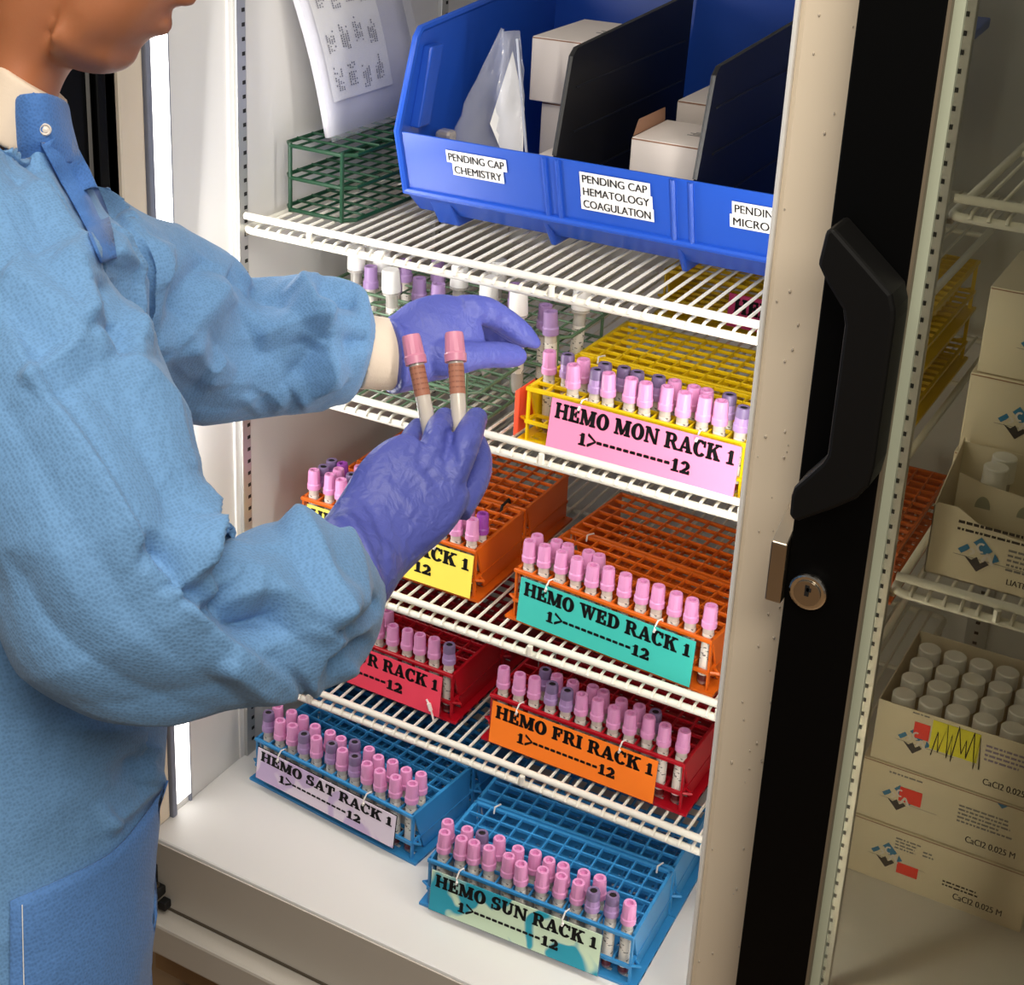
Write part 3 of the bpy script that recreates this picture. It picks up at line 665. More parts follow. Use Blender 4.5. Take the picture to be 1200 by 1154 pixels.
# packet of papers leaning on the wall
pk = thing('document_packet', 'clear plastic packet of printed papers leaning against the left wall', 'packet', (.064, .296, S1 + .0870))
def pkp(u, v, o): # u along the depth, v up the leaning sheet
    return (-.052 * v / .25 + o + .004 * math.sin(v * 16) + .006 * math.sin(u * 9) * v * 4, u - .045 * v / .25 + .010 * math.sin(v * 9), v * .985)
def pksheet(u0, u1, v0, v1, o, n=8):
    b = MB(); vs = []; fs = []
    for j in range(n + 1):
        for i in range(n + 1): vs.append(pkp(u0 + (u1 - u0) * i / n, v0 + (v1 - v0) * j / n, o))
    for j in range(n):
        for i in range(n): k = j * (n + 1) + i; fs.append((k, k + 1, k + n + 2, k + n + 1))
    return b.add(vs, fs)
o = pksheet(.004, .215, .004, .25, .001).build('papers', mat('paper_stack', (206, 204, 212), .7), pk, smooth=True, recalc=False); o.modifiers.new('solid', 'SOLIDIFY').thickness = .006
o = pksheet(0, .225, .0, .255, .0075).build('plastic_film', mat('film_front', (236, 238, 244), .15, spec=.7, alpha=.16), pk, smooth=True, recalc=False); o.modifiers.new('solid', 'SOLIDIFY').thickness = .0008
o = pksheet(.02, .15, .045, .20, .0052).build('form', PAPERW, pk, smooth=True, recalc=False)
b = MB(); random.seed(5)
for cidx in range(4):
    for k in range(3):
        v0 = .055 + k * .05 + random.uniform(-.004, .004); u0 = .03 + cidx * .029
        for q in range(4):
            uu = u0 + q * .0045; L = random.uniform(.018, .034); n = 10
            for s in range(n):
                if random.random() < .75:
                    a = v0 + L * s / n; c = a + L / n * .7
                    b.add([pkp(uu, a, .0066), pkp(uu + .0026, a, .0066), pkp(uu + .0026, c, .0066), pkp(uu, c, .0066)], [(0, 1, 2, 3)])
b.build('print', mat('grey_print', (92, 90, 100), .7), pk, recalc=False)

# tall tubes in the far wire rack
def tall_proto(kind):
    t = thing('sample_tube', 'x', 'sample tube')
    if kind == 'white':
        b = MB().lathe([(.001, 0), (.006, .003), (.0075, .012), (.0075, .105)], 16); smooth_angle(b.build('tube', CLEARP, t))
        b = MB().lathe([(.0077, .028), (.0077, .082)], 16); b.build('paper_label', TLABEL, t)
        b = MB().lathe([(.0078, .102), (.0115, .102), (.0118, .106), (.0108, .128), (.0098, .130)], 24, flute=.03, zr=(.105, .128)); smooth_angle(b.build('cap', WCAP, t), .5)
        b = MB().lathe([(.010, .098), (.0112, .0985), (.0112, .101), (.010, .1015)], 20); b.build('cap_ring', CLEARP, t)
    else:
        b = MB().lathe([(.001, 0), (.006, .003), (.0072, .012), (.0072, .090)], 16); smooth_angle(b.build('tube', TUBEM, t))
        b = MB().lathe([(.0074, .020), (.0074, .074)], 16); b.build('paper_label', TLABEL, t)
        b = MB().lathe([(.0075, .084), (.0098, .084), (.0098, .092), (.0088, .094), (.0082, .112), (.0048, .112), (.0046, .106)], 24, flute=.05, zr=(.094, .111)); smooth_angle(b.build('cap', DPURC, t), .5)
    return t
TPT = {}
tall = [('white', .066, .362, 'small white capped tube at the left end of the far wire rack'), ('white', .078, .395, 'white capped tube just behind the one at the left end of the wire rack'), ('white', .100, .375, 'white capped tube beside the sleeve end, second from the left end of the wire rack'),
        ('dark', .118, .40, 'purple capped tube left of the tall white capped tube'), ('dark', .128, .36, 'purple capped tube in front, left of the tall white capped tube'), ('dark', .148, .43, 'purple capped tube far back in the wire rack'), ('white', .151, .318, 'tall white capped tube standing above the wrist of the reaching hand'),
        ('dark', .094, .352, 'purple capped tube peeking over the end of the blue sleeve'), ('dark', .164, .352, 'purple capped tube against the right side of the tall white capped tube'),
        ('dark', .176, .375, 'purple capped tube just right of the tall white capped tube'), ('dark', .192, .345, 'purple capped tube low behind the reaching hand'), ('white', .206, .375, 'white capped tube partly behind the knuckles of the reaching hand'),
        ('white', .232, .42, 'large white capped tube with clear collar, far back above the knuckles'), ('white', .258, .36, 'white capped tube right behind the index knuckle of the reaching hand'), ('dark', .277, .40, 'purple capped tube in the gap between two white caps'),
        ('white', .313, .335, 'white capped tube right by the fingertips of the reaching hand'), ('dark', .335, .355, 'purple capped tube behind the fingertips of the reaching hand'), ('dark', .356, .340, 'purple capped tube nearest the yellow rack'), ('white', .362, .385, 'white capped tube farthest right in the wire rack')]
for kind, x, y, lab in tall:
    p = (x, y, S2 + .004)
    if kind not in TPT: TPT[kind] = t = tall_proto(kind); t.location = p; t['label'] = lab; t['group'] = 'tall tubes in the far wire rack'
    else: t = dup(TPT[kind], p, 0, lab, 'tall tubes in the far wire rack')
    t.rotation_euler = (random.uniform(-.04, .04), random.uniform(-.06, .06), random.uniform(0, 3))

# ---------------------------------------------------------------- right section: cartons behind the glass
def logo(t, x, z, s, y):
    # diamond mark: blue upper half with a swirl cut, black lower half, white letters
    def P(u, v, o=0): return (x + u * s, y - .0004 - o, z + v * s)
    b = MB(); b.add([P(-.52, .02), P(-.30, .22), P(-.22, .12), P(-.30, .02), P(-.42, -.08)], [(0, 1, 2, 3, 4)]); b.add([P(-.16, .30), P(.02, .5), P(.34, .18), P(.22, .06), P(.06, .02), P(-.02, .2)], [(0, 1, 2, 3, 4, 5)]); b.add([P(.40, .14), P(.54, -.04), P(.36, -.16)], [(0, 1, 2)]); l = b.build('logo', LOGOB, t, recalc=False)
    b = MB(); b.add([P(-.34, -.12), P(-.14, -.2), P(-.02, -.08), P(.08, -.24), P(.2, -.14), P(.3, -.22), P(.02, -.5)], [(0, 1, 6), (1, 2, 6), (2, 3, 6), (3, 4, 6), (4, 5, 6)]); b.build('logo_base', LOGOK, l, recalc=False)
    b = MB()
    for p in ring(.06, .2, (.13, .15), (.07, .09), 60, 300, 8) + ring(-.2, .04, (.12, .1), (.05, .05), -100, 100, 6): b.add([P(*q, .0003) for q in p], [(0, 1, 2, 3)])
    for pts in ([(.08, -.16), (.2, .1), (.27, .08), (.15, -.18)], [(.2, .1), (.27, .1), (.42, -.2), (.33, -.2)]): b.add([P(*p, .0003) for p in pts], [(0, 1, 2, 3)])
    b.build('logo_letters', BOXW, l, recalc=False)
    b = MB(); b.add([P(-.6, -.13), P(1.3, -.15), P(1.3, -.165), P(-.6, -.145)], [(0, 1, 2, 3)]); b.build('logo_rule', GREY_INK, l, recalc=False)
def printlines(t, x0, x1, z0, z1, n, y, m=GREY_INK, seed=1):
    rr = random.Random(seed); b = MB()
    for i in range(n):
        z = z1 - (z1 - z0) * (i + .5) / n; h = (z1 - z0) / n * .42; x = x0; e = x0 + (x1 - x0) * rr.uniform(.6, 1)
        while x < e:
            w = rr.uniform(.002, .008); b.box(x, min(x + w, e), y - .0003, y, z, z + h); x += w + .0013
    b.build('print', m, t)
def reagent_box(label, x0, x1, y0, y1, z0, z1, group, open_=False):
    t = thing('reagent_carton', label, 'carton', ((x0 + x1) / 2, (y0 + y1) / 2, z0), 0, group); w, d, h = (x1 - x0) / 2, (y1 - y0) / 2, z1 - z0
    b = MB()
    if open_:
        k = .001
        b.box(-w, w, -d, -d + k, 0, h); b.box(-w, w, d - k, d, 0, h); b.box(-w, -w + k, -d + k, d - k, 0, h); b.box(w - k, w, -d + k, d - k, 0, h); b.box(-w + k, w - k, -d + k, d - k, 0, k)
        b.build('body', CARTON, t)
    else:
        b.box(-w, w, -d, d, 0, h); b.build('body', CARTON, t, bevel=.0012)
        MB().box(-w + .001, w - .001, -d - .0003, -d + .001, h - .0025, h - .0014).build('lid_gap', KRAFT, t)
    return t, w, d, h
G = 'cartons on the cabinet floor behind the glass'
FX0, FX1, FY0, FY1 = .757, .963, .42, .60
names = ['lowest carton of the three on the cabinet floor, behind the glass', 'middle carton of the three stacked on the cabinet floor', 'open top carton full of bottles, with a scribbled yellow sticker']
zz = [(.0003, .0815), (.0825, .1645), (.1655, .246)]
for k in range(3):
    sh = (0, .0, .007)[k]
    t, w, d, h = reagent_box(names[k], FX0 + sh, FX1 + sh, FY0 + .002 * k, FY1 + .002 * k, zz[k][0], zz[k][1], G, open_=(k == 2))
    y = -d
    lx = -w + (.044, .046, .046)[k]; logo(t, lx, h * .50, .036, y)
    if k == 0:
        MB().box(-w + .058, -w + .083, y - .0006, y, h * .26, h * .44).build('sticker', STICKR, t)['label'] = 'small red sticker'
        printlines(t, -w + .052, -w + .082, h * .64, h * .86, 4, y, seed=2); printlines(t, -w + .085, -w + .100, h * .66, h * .78, 2, y, seed=3); printlines(t, -w + .112, -w + .165, h * .30, h * .42, 2, y, INK, seed=7)
    if k == 1:
        MB().box(-w + .047, -w + .073, y - .0006, y, h * .46, h * .70).build('sticker', STICKR, t)['label'] = 'small red sticker'
        printlines(t, -w + .032, -w + .088, h * .84, h * .90, 1, y, seed=4); printlines(t, -w + .115, -w + .180, h * .42, h * .74, 5, y, seed=5)
        b = MB(); b.add([(-w + .155, y - .0004, h * .97), (-w + .167, y - .0004, h * .97), (-w + .161, y - .0004, h * .90)], [(0, 1, 2)]); b.build('print', LOGOB, t, recalc=False)
    if k == 2:
        MB().box(-w + .044, -w + .062, y - .0006, y, h * .56, h * .82).build('sticker', STICKR, t)['label'] = 'small red sticker'
        st = MB().box(-w + .064, -w + .118, y - .0006, y, h * .46, h * .94).build('sticker', STICKY, t); st['label'] = 'yellow sticker with black scribble'
        b = MB(); pts = []; rr = random.Random(4)
        for q in range(15): pts.append((-w + .068 + q * .0038 + rr.uniform(-.002, .002), y - .0010, h * (.86 if q % 2 else .46) + rr.uniform(-.010, .010)))
        b.tube(pts, .0007, 5); b.build('scribble', INK, st)
        printlines(t, -w + .04, -w + .07, h * .92, h * .97, 1, y, seed=8); printlines(t, -w + .125, -w + .185, h * .52, h * .82, 4, y, mat('lilac_print', (140, 128, 150), .6), seed=6)
    plain_text('lettering', 'CaCl₂ 0.025 M' if False else 'CaCl2 0.025 M', INK, t, .056, (-w + (.126, .128, .128)[k], y - .0004, h * .16), (1, 0, 0), (0, 0, 1), .0085)
# bottles in the open carton
def bottle_proto():
    t = thing('reagent_bottle', 'x', 'bottle')
    b = MB().lathe([(.001, 0), (.0125, .0005), (.013, .004), (.013, .052), (.0085, .060), (.0085, .064)], 18); smooth_angle(b.build('bottle', mat('amber_milk', (190, 172, 138), .3), t))
    b = MB().lathe([(.0086, .0625), (.0135, .0625), (.0135, .0805), (.0125, .0818)], 24, flute=.02, zr=(.064, .080)); smooth_angle(b.build('cap', WCAP, t), .5)
    return t
bp = None; n = 0
for j in range(4):
    for i in range(6):
        p = (FX0 + .030 + i * .031 + .007 * 0, FY0 + .028 + j * .039, zz[2][0] + .0015)
        side = ORD[i] if i < 5 else 'rightmost'
        lab = 'white capped bottle, %s, %s row, in the open carton with yellow sticker' % (side, ('front', 'second', 'third', 'back')[j])
        if bp is None: bp = t = bottle_proto(); t.location = p; t['label'] = lab; t['group'] = 'bottles in the open carton on the cabinet floor'
        else: t = dup(bp, p, 0, lab, 'bottles in the open carton on the cabinet floor')
# cartons on the middle shelf
SR = .5198; G2 = 'cartons on the shelf behind the glass'
for k, (z0, z1, dx, lab) in enumerate(((SR, .609, .000, 'lowest carton of the stack on the shelf behind the glass, behind the open one'), (.610, .697, .003, 'middle carton of the stack on the shelf behind the glass'), (.698, .790, .008, 'topmost carton of the stack on the shelf behind the glass'))):
    t, w, d, h = reagent_box(lab, .815 + dx, 1.02 + dx, .352 + .003 * k, .50, z0, z1, G2)
    if k: logo(t, -w + (.058, .052, .056)[k], h * (.5 if k == 1 else .42), .036, -d)
    else:
        printlines(t, -w + .045, -w + .11, h * .86, h * .92, 1, -d, INK, seed=12); logo(t, -w + .062, h * .60, .036, -d)
        st = MB().box(-w + .066, -w + .14, -d - .0006, -d, h * .58, h * .78).build('sticker', STICKY, t); st['label'] = 'bright yellow sticker'
        plain_text('lettering', 'Hemo', INK, st, .03, (-w + .075, -d - .001, h * .60), (1, 0, 0), (0, 0, 1), .009)
t = thing('reagent_carton', 'opened carton with torn front and vials on the shelf behind the glass', 'carton', (.922, .295, SR), -.0, G2)
w, d = .098, .05
b = MB(); edge = [(-w, 0), (w, 0), (w, .058), (.03, .056), (-.02, .060), (-.055, .066), (-.075, .078), (-w + .004, .078), (-w, .074)]
b.prism(edge, lambda p: (p[0], -d, p[1]), lambda p: (p[0], -d + .001, p[1])); b.build('front_panel', CARTON, t)
b = MB(); b.prism([(-d, 0), (d, 0), (d, .11), (0.02, .10), (-d + .02, .083), (-d, .075)], lambda p: (-w, p[0], p[1]), lambda p: (-w + .001, p[0], p[1])); b.box(w - .001, w, -d, d, 0, .09); b.box(-w, w, d - .001, d, 0, .105); b.box(-w, w, -d, d, 0, .001); b.build('body', CARTON, t)
b = MB(); b.prism([(-.084, 0), (.095, 0), (.095, .078), (.05, .086), (.02, .080), (-.02, .092), (-.06, .096), (-.084, .102)], lambda p: (p[0], -.022, p[1]), lambda p: (p[0], -.021, p[1])); ins = b.build('insert', CARTON, t)
b = MB()
for x in (-.058, -.018, .02, .055): b.add([(x + .0075 * math.cos(a * PI / 8), -.0224, .070 + .013 * math.sin(a * PI / 8)) for a in range(9)] , [tuple(range(9))])
b.build('vial_window', mat('vial_glimpse', (150, 150, 130), .3), ins, recalc=False)
logo(t, -w + .048, .034, .038, -d)
printlines(t, -w + .025, -w + .12, .059, .066, 1, -d, INK, seed=21); printlines(t, -w + .025, -w + .11, .052, .058, 1, -d, INK, seed=22); printlines(t, -w + .075, -w + .155, .022, .048, 5, -d, GREY_INK, seed=23)
plain_text('lettering', 'LIATEST® CONTROL N + P', INK, t, .092, (-w + .078, -d - .0004, .010), (1, 0, 0), (0, 0, 1), .0065)
def vial():
    t = thing('vial', 'x', 'vial'); b = MB().lathe([(.001, 0), (.0085, .001), (.009, .006), (.009, .064), (.007, .070)], 16); smooth_angle(b.build('glass', CLEARP, t))
    b = MB().lathe([(.0088, .066), (.0122, .066), (.0122, .0905), (.0112, .0918)], 22, flute=.02, zr=(.068, .090)); smooth_angle(b.build('cap', WCAP, t), .5); return t
v = vial(); v.location = (.868, .291, SR + .0182); v['label'] = 'white capped vial in front inside the opened carton'; v['group'] = 'vials in the opened carton'
dup(v, (.870, .320, SR + .0182), 0, 'white capped vial behind the other in the opened carton', 'vials in the opened carton')
MB().box(-.09, .09, -.018, .045, .001, .0178).build('inner_tray', CARTON, t)

# ---------------------------------------------------------------- the person
def P3(x, y, d): return CP + RM.T @ np.array([(x - PX) / F, -(y - PY) / F, 1.0]) * d
def project(V):
    c = (V - CP) @ RM.T; return np.stack([PX + F * c[:, 0] / c[:, 2], PY - F * c[:, 1] / c[:, 2], c[:, 2]], 1)
def catmull(A, n):
    A = np.array(A, float); k = len(A); out = []
    for i in range(k - 1):
        p0, p1, p2, p3 = A[max(i - 1, 0)], A[i], A[i + 1], A[min(i + 2, k - 1)]
        for j in range(n):
            t = j / n; out.append(.5 * (2 * p1 + (p2 - p0) * t + (2 * p0 - 5 * p1 + 4 * p2 - p3) * t * t + (3 * p1 - p0 - 3 * p2 + p3) * t ** 3))
    out.append(A[-1]); return np.array(out)
def loft(b, rows, sub=6, n=20, power=2.0, world=False, flat=None):
    """rows: (px, py, depth, half width in pixels across the limb, half thickness in metres)"""
    L = []
    for (x, y, d, hw, hd) in rows: p = P3(x, y, d); L.append([*p, hw * d / F, hd])
    A = catmull(L, sub); C = A[:, :3]; vs = []; fs = []
    for i in range(len(A)):
        t = C[min(i + 1, len(A) - 1)] - C[max(i - 1, 0)]; t /= np.linalg.norm(t)
        view = C[i] - CP; view /= np.linalg.norm(view)
        u = np.cross(t, view); u /= np.linalg.norm(u); v = np.cross(u, t)
        for k in range(n):
            a = 2 * PI * k / n; ca, sa = math.cos(a), math.sin(a)
            e = 2 / power; cu = abs(ca) ** e * (1 if ca > 0 else -1); su = abs(sa) ** e * (1 if sa > 0 else -1)
            vs.append(C[i] + u * max(A[i, 3], .0005) * cu + v * max(A[i, 4], .0005) * su)
    m = len(A)
    for i in range(m - 1):
        for k in range(n): fs.append((i * n + k, i * n + (k + 1) % n, (i + 1) * n + (k + 1) % n, (i + 1) * n + k))
    # rounded ends
    fs += [tuple(range(n))[::-1], tuple(range((m - 1) * n, m * n))]
    return b.add(vs, fs)
def ball(b, c, r, n=16, ax=None):
    c = np.array(c); r = np.array(r) if hasattr(r, '__len__') else np.array([r] * 3); vs = []; fs = []; ax = np.eye(3) if ax is None else ax
    for i in range(1, n):
        th = PI * i / n
        for k in range(2 * n):
            ph = PI * k / n; q = np.array([math.sin(th) * math.cos(ph), math.sin(th) * math.sin(ph), math.cos(th)]) * r; vs.append(c + ax.T @ q)
    m = 2 * n
    for i in range(n - 2):
        for k in range(m): fs.append((i * m + k, i * m + (k + 1) % m, (i + 1) * m + (k + 1) % m, (i + 1) * m + k))
    fs += [tuple(range(m))[::-1], tuple(range((n - 2) * m, (n - 1) * m))]
    return b.add(vs, fs)
def capped(b, rows, n=16, sub=6, tip=True, **k):
    loft(b, rows, sub, n, **k)
    if tip:
        x, y, d, hw, hd = rows[-1]; r = hw * d / F; ball(b, P3(x, y, d), min(r, max(hd, r * .8)), 10)
def remeshed(b, name, m, parent, voxel, smooth=6, sculpt=None, fac=.5, loc=None):
    me = bpy.data.meshes.new(name); loc = np.array(loc if loc is not None else (0, 0, 0))
    V = np.array(b.v) - loc
    me.from_pydata([tuple(v) for v in V], [], b.f); bm = bmesh.new(); bm.from_mesh(me); bmesh.ops.recalc_face_normals(bm, faces=bm.faces); bm.to_mesh(me); bm.free()
    o = bpy.data.objects.new(name, me); COL.objects.link(o)
    r = o.modifiers.new('r', 'REMESH'); r.mode = 'VOXEL'; r.voxel_size = voxel
    if smooth: s = o.modifiers.new('s', 'SMOOTH'); s.factor = fac; s.iterations = smooth
    dg = bpy.context.evaluated_depsgraph_get(); m2 = bpy.data.meshes.new_from_object(o.evaluated_get(dg)); o.modifiers.clear(); o.data = m2; bpy.data.meshes.remove(me)
    m2.name = name
    if sculpt:
        n = len(m2.vertices); co = np.empty(n * 3); m2.vertices.foreach_get('co', co); co = co.reshape(-1, 3); no = np.empty(n * 3); m2.vertices.foreach_get('normal', no); no = no.reshape(-1, 3)
        co = sculpt(co + loc, no) - loc; m2.vertices.foreach_set('co', co.ravel()); m2.update()
    m2.materials.clear(); m2.materials.append(m)
    for p in m2.polygons: p.use_smooth = True
    if parent is not None: o.parent = parent
    return o
def strokes(S, dmin=0, dmax=9, tent=False, gain=1.0):
    """cloth folds: each (points, height mm, width left px, width right px[, depth range])"""
    def f(V, N):
        q = project(V); face = np.einsum('ij,ij->i', N, (CP - V) / np.linalg.norm(CP - V, axis=1)[:, None]); g = np.clip((face - .02) / .3, 0, 1)
        D = np.zeros(len(V))
        for st in S:
            pts, h, wl, wr = st[:4]; d0, d1 = st[4] if len(st) > 4 else (dmin, dmax)
            A = catmull([(*p, 0) for p in pts], 6)[:, :2]; best = np.full(len(V), 1e9); sd = np.zeros(len(V)); tt = np.zeros(len(V))
            for i in range(len(A) - 1):
                a, c = A[i], A[i + 1]; ab = c - a; L2 = ab @ ab
                t = np.clip(((q[:, :2] - a) @ ab) / L2, 0, 1); dv = q[:, :2] - a - t[:, None] * ab; dd = np.hypot(dv[:, 0], dv[:, 1]); m = dd < best
                best[m] = dd[m]; sd[m] = (ab[0] * dv[:, 1] - ab[1] * dv[:, 0])[m]; tt[m] = ((i + t) / (len(A) - 1))[m]
            w = np.where(sd > 0, wr, wl) * (1.7 if tent else 1); e = np.clip(1 - best / w, 0, 1) ** 1.1 if tent else np.exp(-(best / w) ** 2)
            ok = (q[:, 2] > d0) & (q[:, 2] < d1)
            D += h * .001 * e * np.clip(np.sin(np.clip(tt, .03, .97) * PI) * 2.2, 0, 1) * ok
        return V + N * (D * g)[:, None] * gain
    return f
PB = np.array([.22, -.47, -.32])
person = thing('person', 'person in a light blue gown and violet gloves reaching into the refrigerator with two tubes', 'person', tuple(PB))
HIP = P3(-10, 1250, 1.30)
def under(z, hw, hd): q = project((HIP * (1, 1, 0) + (0, 0, z))[None])[0]; return (q[0], q[1], q[2], hw * F / q[2], hd)
HEM = [under(-.04, .150, .16), under(.10, .142, .155)]
# body: one continuous figure under the clothes
b = MB()
hc = P3(146, -113, 1.27)                      # centre of the skull
up = (P3(225, -5, 1.25) - P3(163, 80, 1.28)); up /= np.linalg.norm(up)
fwd = P3(163, 80, 1.28) - hc; fwd -= up * (fwd @ up); fwd /= np.linalg.norm(fwd); side = np.cross(up, fwd)
AX = np.stack([side, fwd, up])
ball(b, hc + up * .022 - fwd * .014, (.074, .094, .090), 16, AX)
loft(b, [(172, -70, 1.265, 66, .056), (136, -6, 1.272, 62, .058), (108, 28, 1.277, 50, .052), (86, 50, 1.28, 28, .042)], n=20)   # cheeks and jaw side
loft(b, [(70, 40, 1.275, 34, .045), (110, 56, 1.278, 31, .042), (140, 62, 1.28, 24, .034), (153, 66, 1.28, 15, .018), (159, 69, 1.28, 6, .008)], n=18)   # lower jaw and chin
loft(b, [(120, 30, 1.275, 44, .045), (158, 18, 1.272, 35, .034), (180, 14, 1.27, 24, .022), (190, 12, 1.27, 14, .012)], n=16)      # mouth region
ball(b, P3(184, 34, 1.27), (.018, .0075, .0055), 8, AX); ball(b, P3(190, 25, 1.268), (.018, .0075, .005), 8, AX)
loft(b, [(205, -8, 1.262, 14, .010), (220, -2, 1.262, 12, .011), (228, -8, 1.262, 9, .009)], n=12); loft(b, [(212, -50, 1.258, 10, .008), (222, -20, 1.26, 12, .010), (228, -8, 1.262, 8, .008)], n=12)   # nose
loft(b, [(96, -60, 1.29, 92, .062), (60, 0, 1.30, 78, .058), (30, 60, 1.31, 56, .054), (14, 120, 1.315, 50, .054), (8, 190, 1.325, 50, .05), (6, 270, 1.33, 80, .065), (8, 420, 1.32, 105, .095), (0, 700, 1.305, 125, .10), (-5, 1000, 1.298, 115, .085), (-10, 1220, 1.30, 88, .07)], n=24)
loft(b, [(-5, 330, 1.26, 70, .045), (50, 480, 1.16, 85, .05), (115, 690, 1.10, 75, .045), (170, 750, 1.10, 66, .042), (300, 710, 1.17, 58, .036), (415, 650, 1.25, 44, .026), (450, 612, 1.275, 48, .018), (500, 560, 1.29, 44, .013)], n=18)
loft(b, [(60, 300, 1.35, 45, .04), (115, 320, 1.41, 45, .04), (170, 365, 1.47, 55, .045), (235, 420, 1.56, 52, .04), (330, 415, 1.59, 46, .033), (450, 418, 1.615, 33, .022), (505, 395, 1.632, 42, .014), (545, 388, 1.65, 36, .012)], n=18)
for sx in (-1, 1):   # legs below the frame
    hip = HIP * (1, 1, 0) + np.array([.026 * sx, -.042 * sx, .36]); kn = hip + (.0, .0, -.30); an = np.array([hip[0], hip[1], -.24])
    vs = catmull([[*hip, .058], [*kn, .052], [*an, .042]], 8); b.tube([tuple(v[:3]) for v in vs], [v[3] for v in vs], 16)
body = remeshed(b, 'body', SKIN, person, .005, 7, loc=PB)
EYE = mat('eye_white', (235, 232, 226), .2); IRIS = mat('eye_iris', (50, 32, 22), .15)
for s in (-1, 1):
    c = hc + side * .031 * s + fwd * .069 + up * .0 - PB
    e = ball(MB(), c, .0115, 12).build('eye', EYE, person, smooth=True); ball(MB(), c + fwd * .0062, .0064, 10).build('iris', IRIS, e, smooth=True)
for s in (-1, 1):
    b = ball(MB(), hc + side * .078 * s - fwd * .005 - up * .02, (.008, .018, .031), 12, AX); b.v = [tuple(np.array(v) - PB) for v in b.v]; b.build('ear', SKIN, person, smooth=True)
b = MB(); ball(b, hc + up * .03 - fwd * .028, (.086, .098, .094), 16, AX); ball(b, hc - fwd * .118 + up * .045, (.042, .042, .042), 12, AX)
remeshed(b, 'hair', HAIR, person, .004, 4, loc=PB)

# gown
b = MB()
loft(b, HEM + [(-10, 1250, 1.30, 184, .15), (-5, 1050, 1.295, 191, .15), (0, 900, 1.297, 199, .15), (-2, 750, 1.303, 190, .15), (6, 560, 1.315, 168, .145), (18, 400, 1.325, 150, .135), (28, 260, 1.325, 120, .12), (38, 205, 1.322, 84, .102), (45, 174, 1.318, 54, .080), (45, 164, 1.318, 42, .06)], n=36, sub=8)
FAR = [(95, 262, 1.39, 64, .07), (150, 330, 1.45, 96, .075), (205, 378, 1.52, 110, .078), (265, 408, 1.56, 92, .075), (330, 408, 1.58, 86, .07), (385, 405, 1.592, 84, .066), (416, 410, 1.602, 72, .06), (432, 412, 1.606, 50, .046)]
loft(b, FAR, n=28, sub=8)
NEAR = [(-60, 250, 1.25, 120, .085), (0, 380, 1.19, 150, .09), (62, 500, 1.145, 158, .095), (112, 610, 1.11, 152, .095), (140, 700, 1.10, 150, .09), (190, 738, 1.11, 122, .085), (262, 736, 1.14, 106, .078), (325, 715, 1.175, 112, .072), (372, 700, 1.205, 98, .062), (402, 680, 1.228, 74, .052), (419, 662, 1.24, 57, .042)]
loft(b, NEAR, n=30, sub=8)
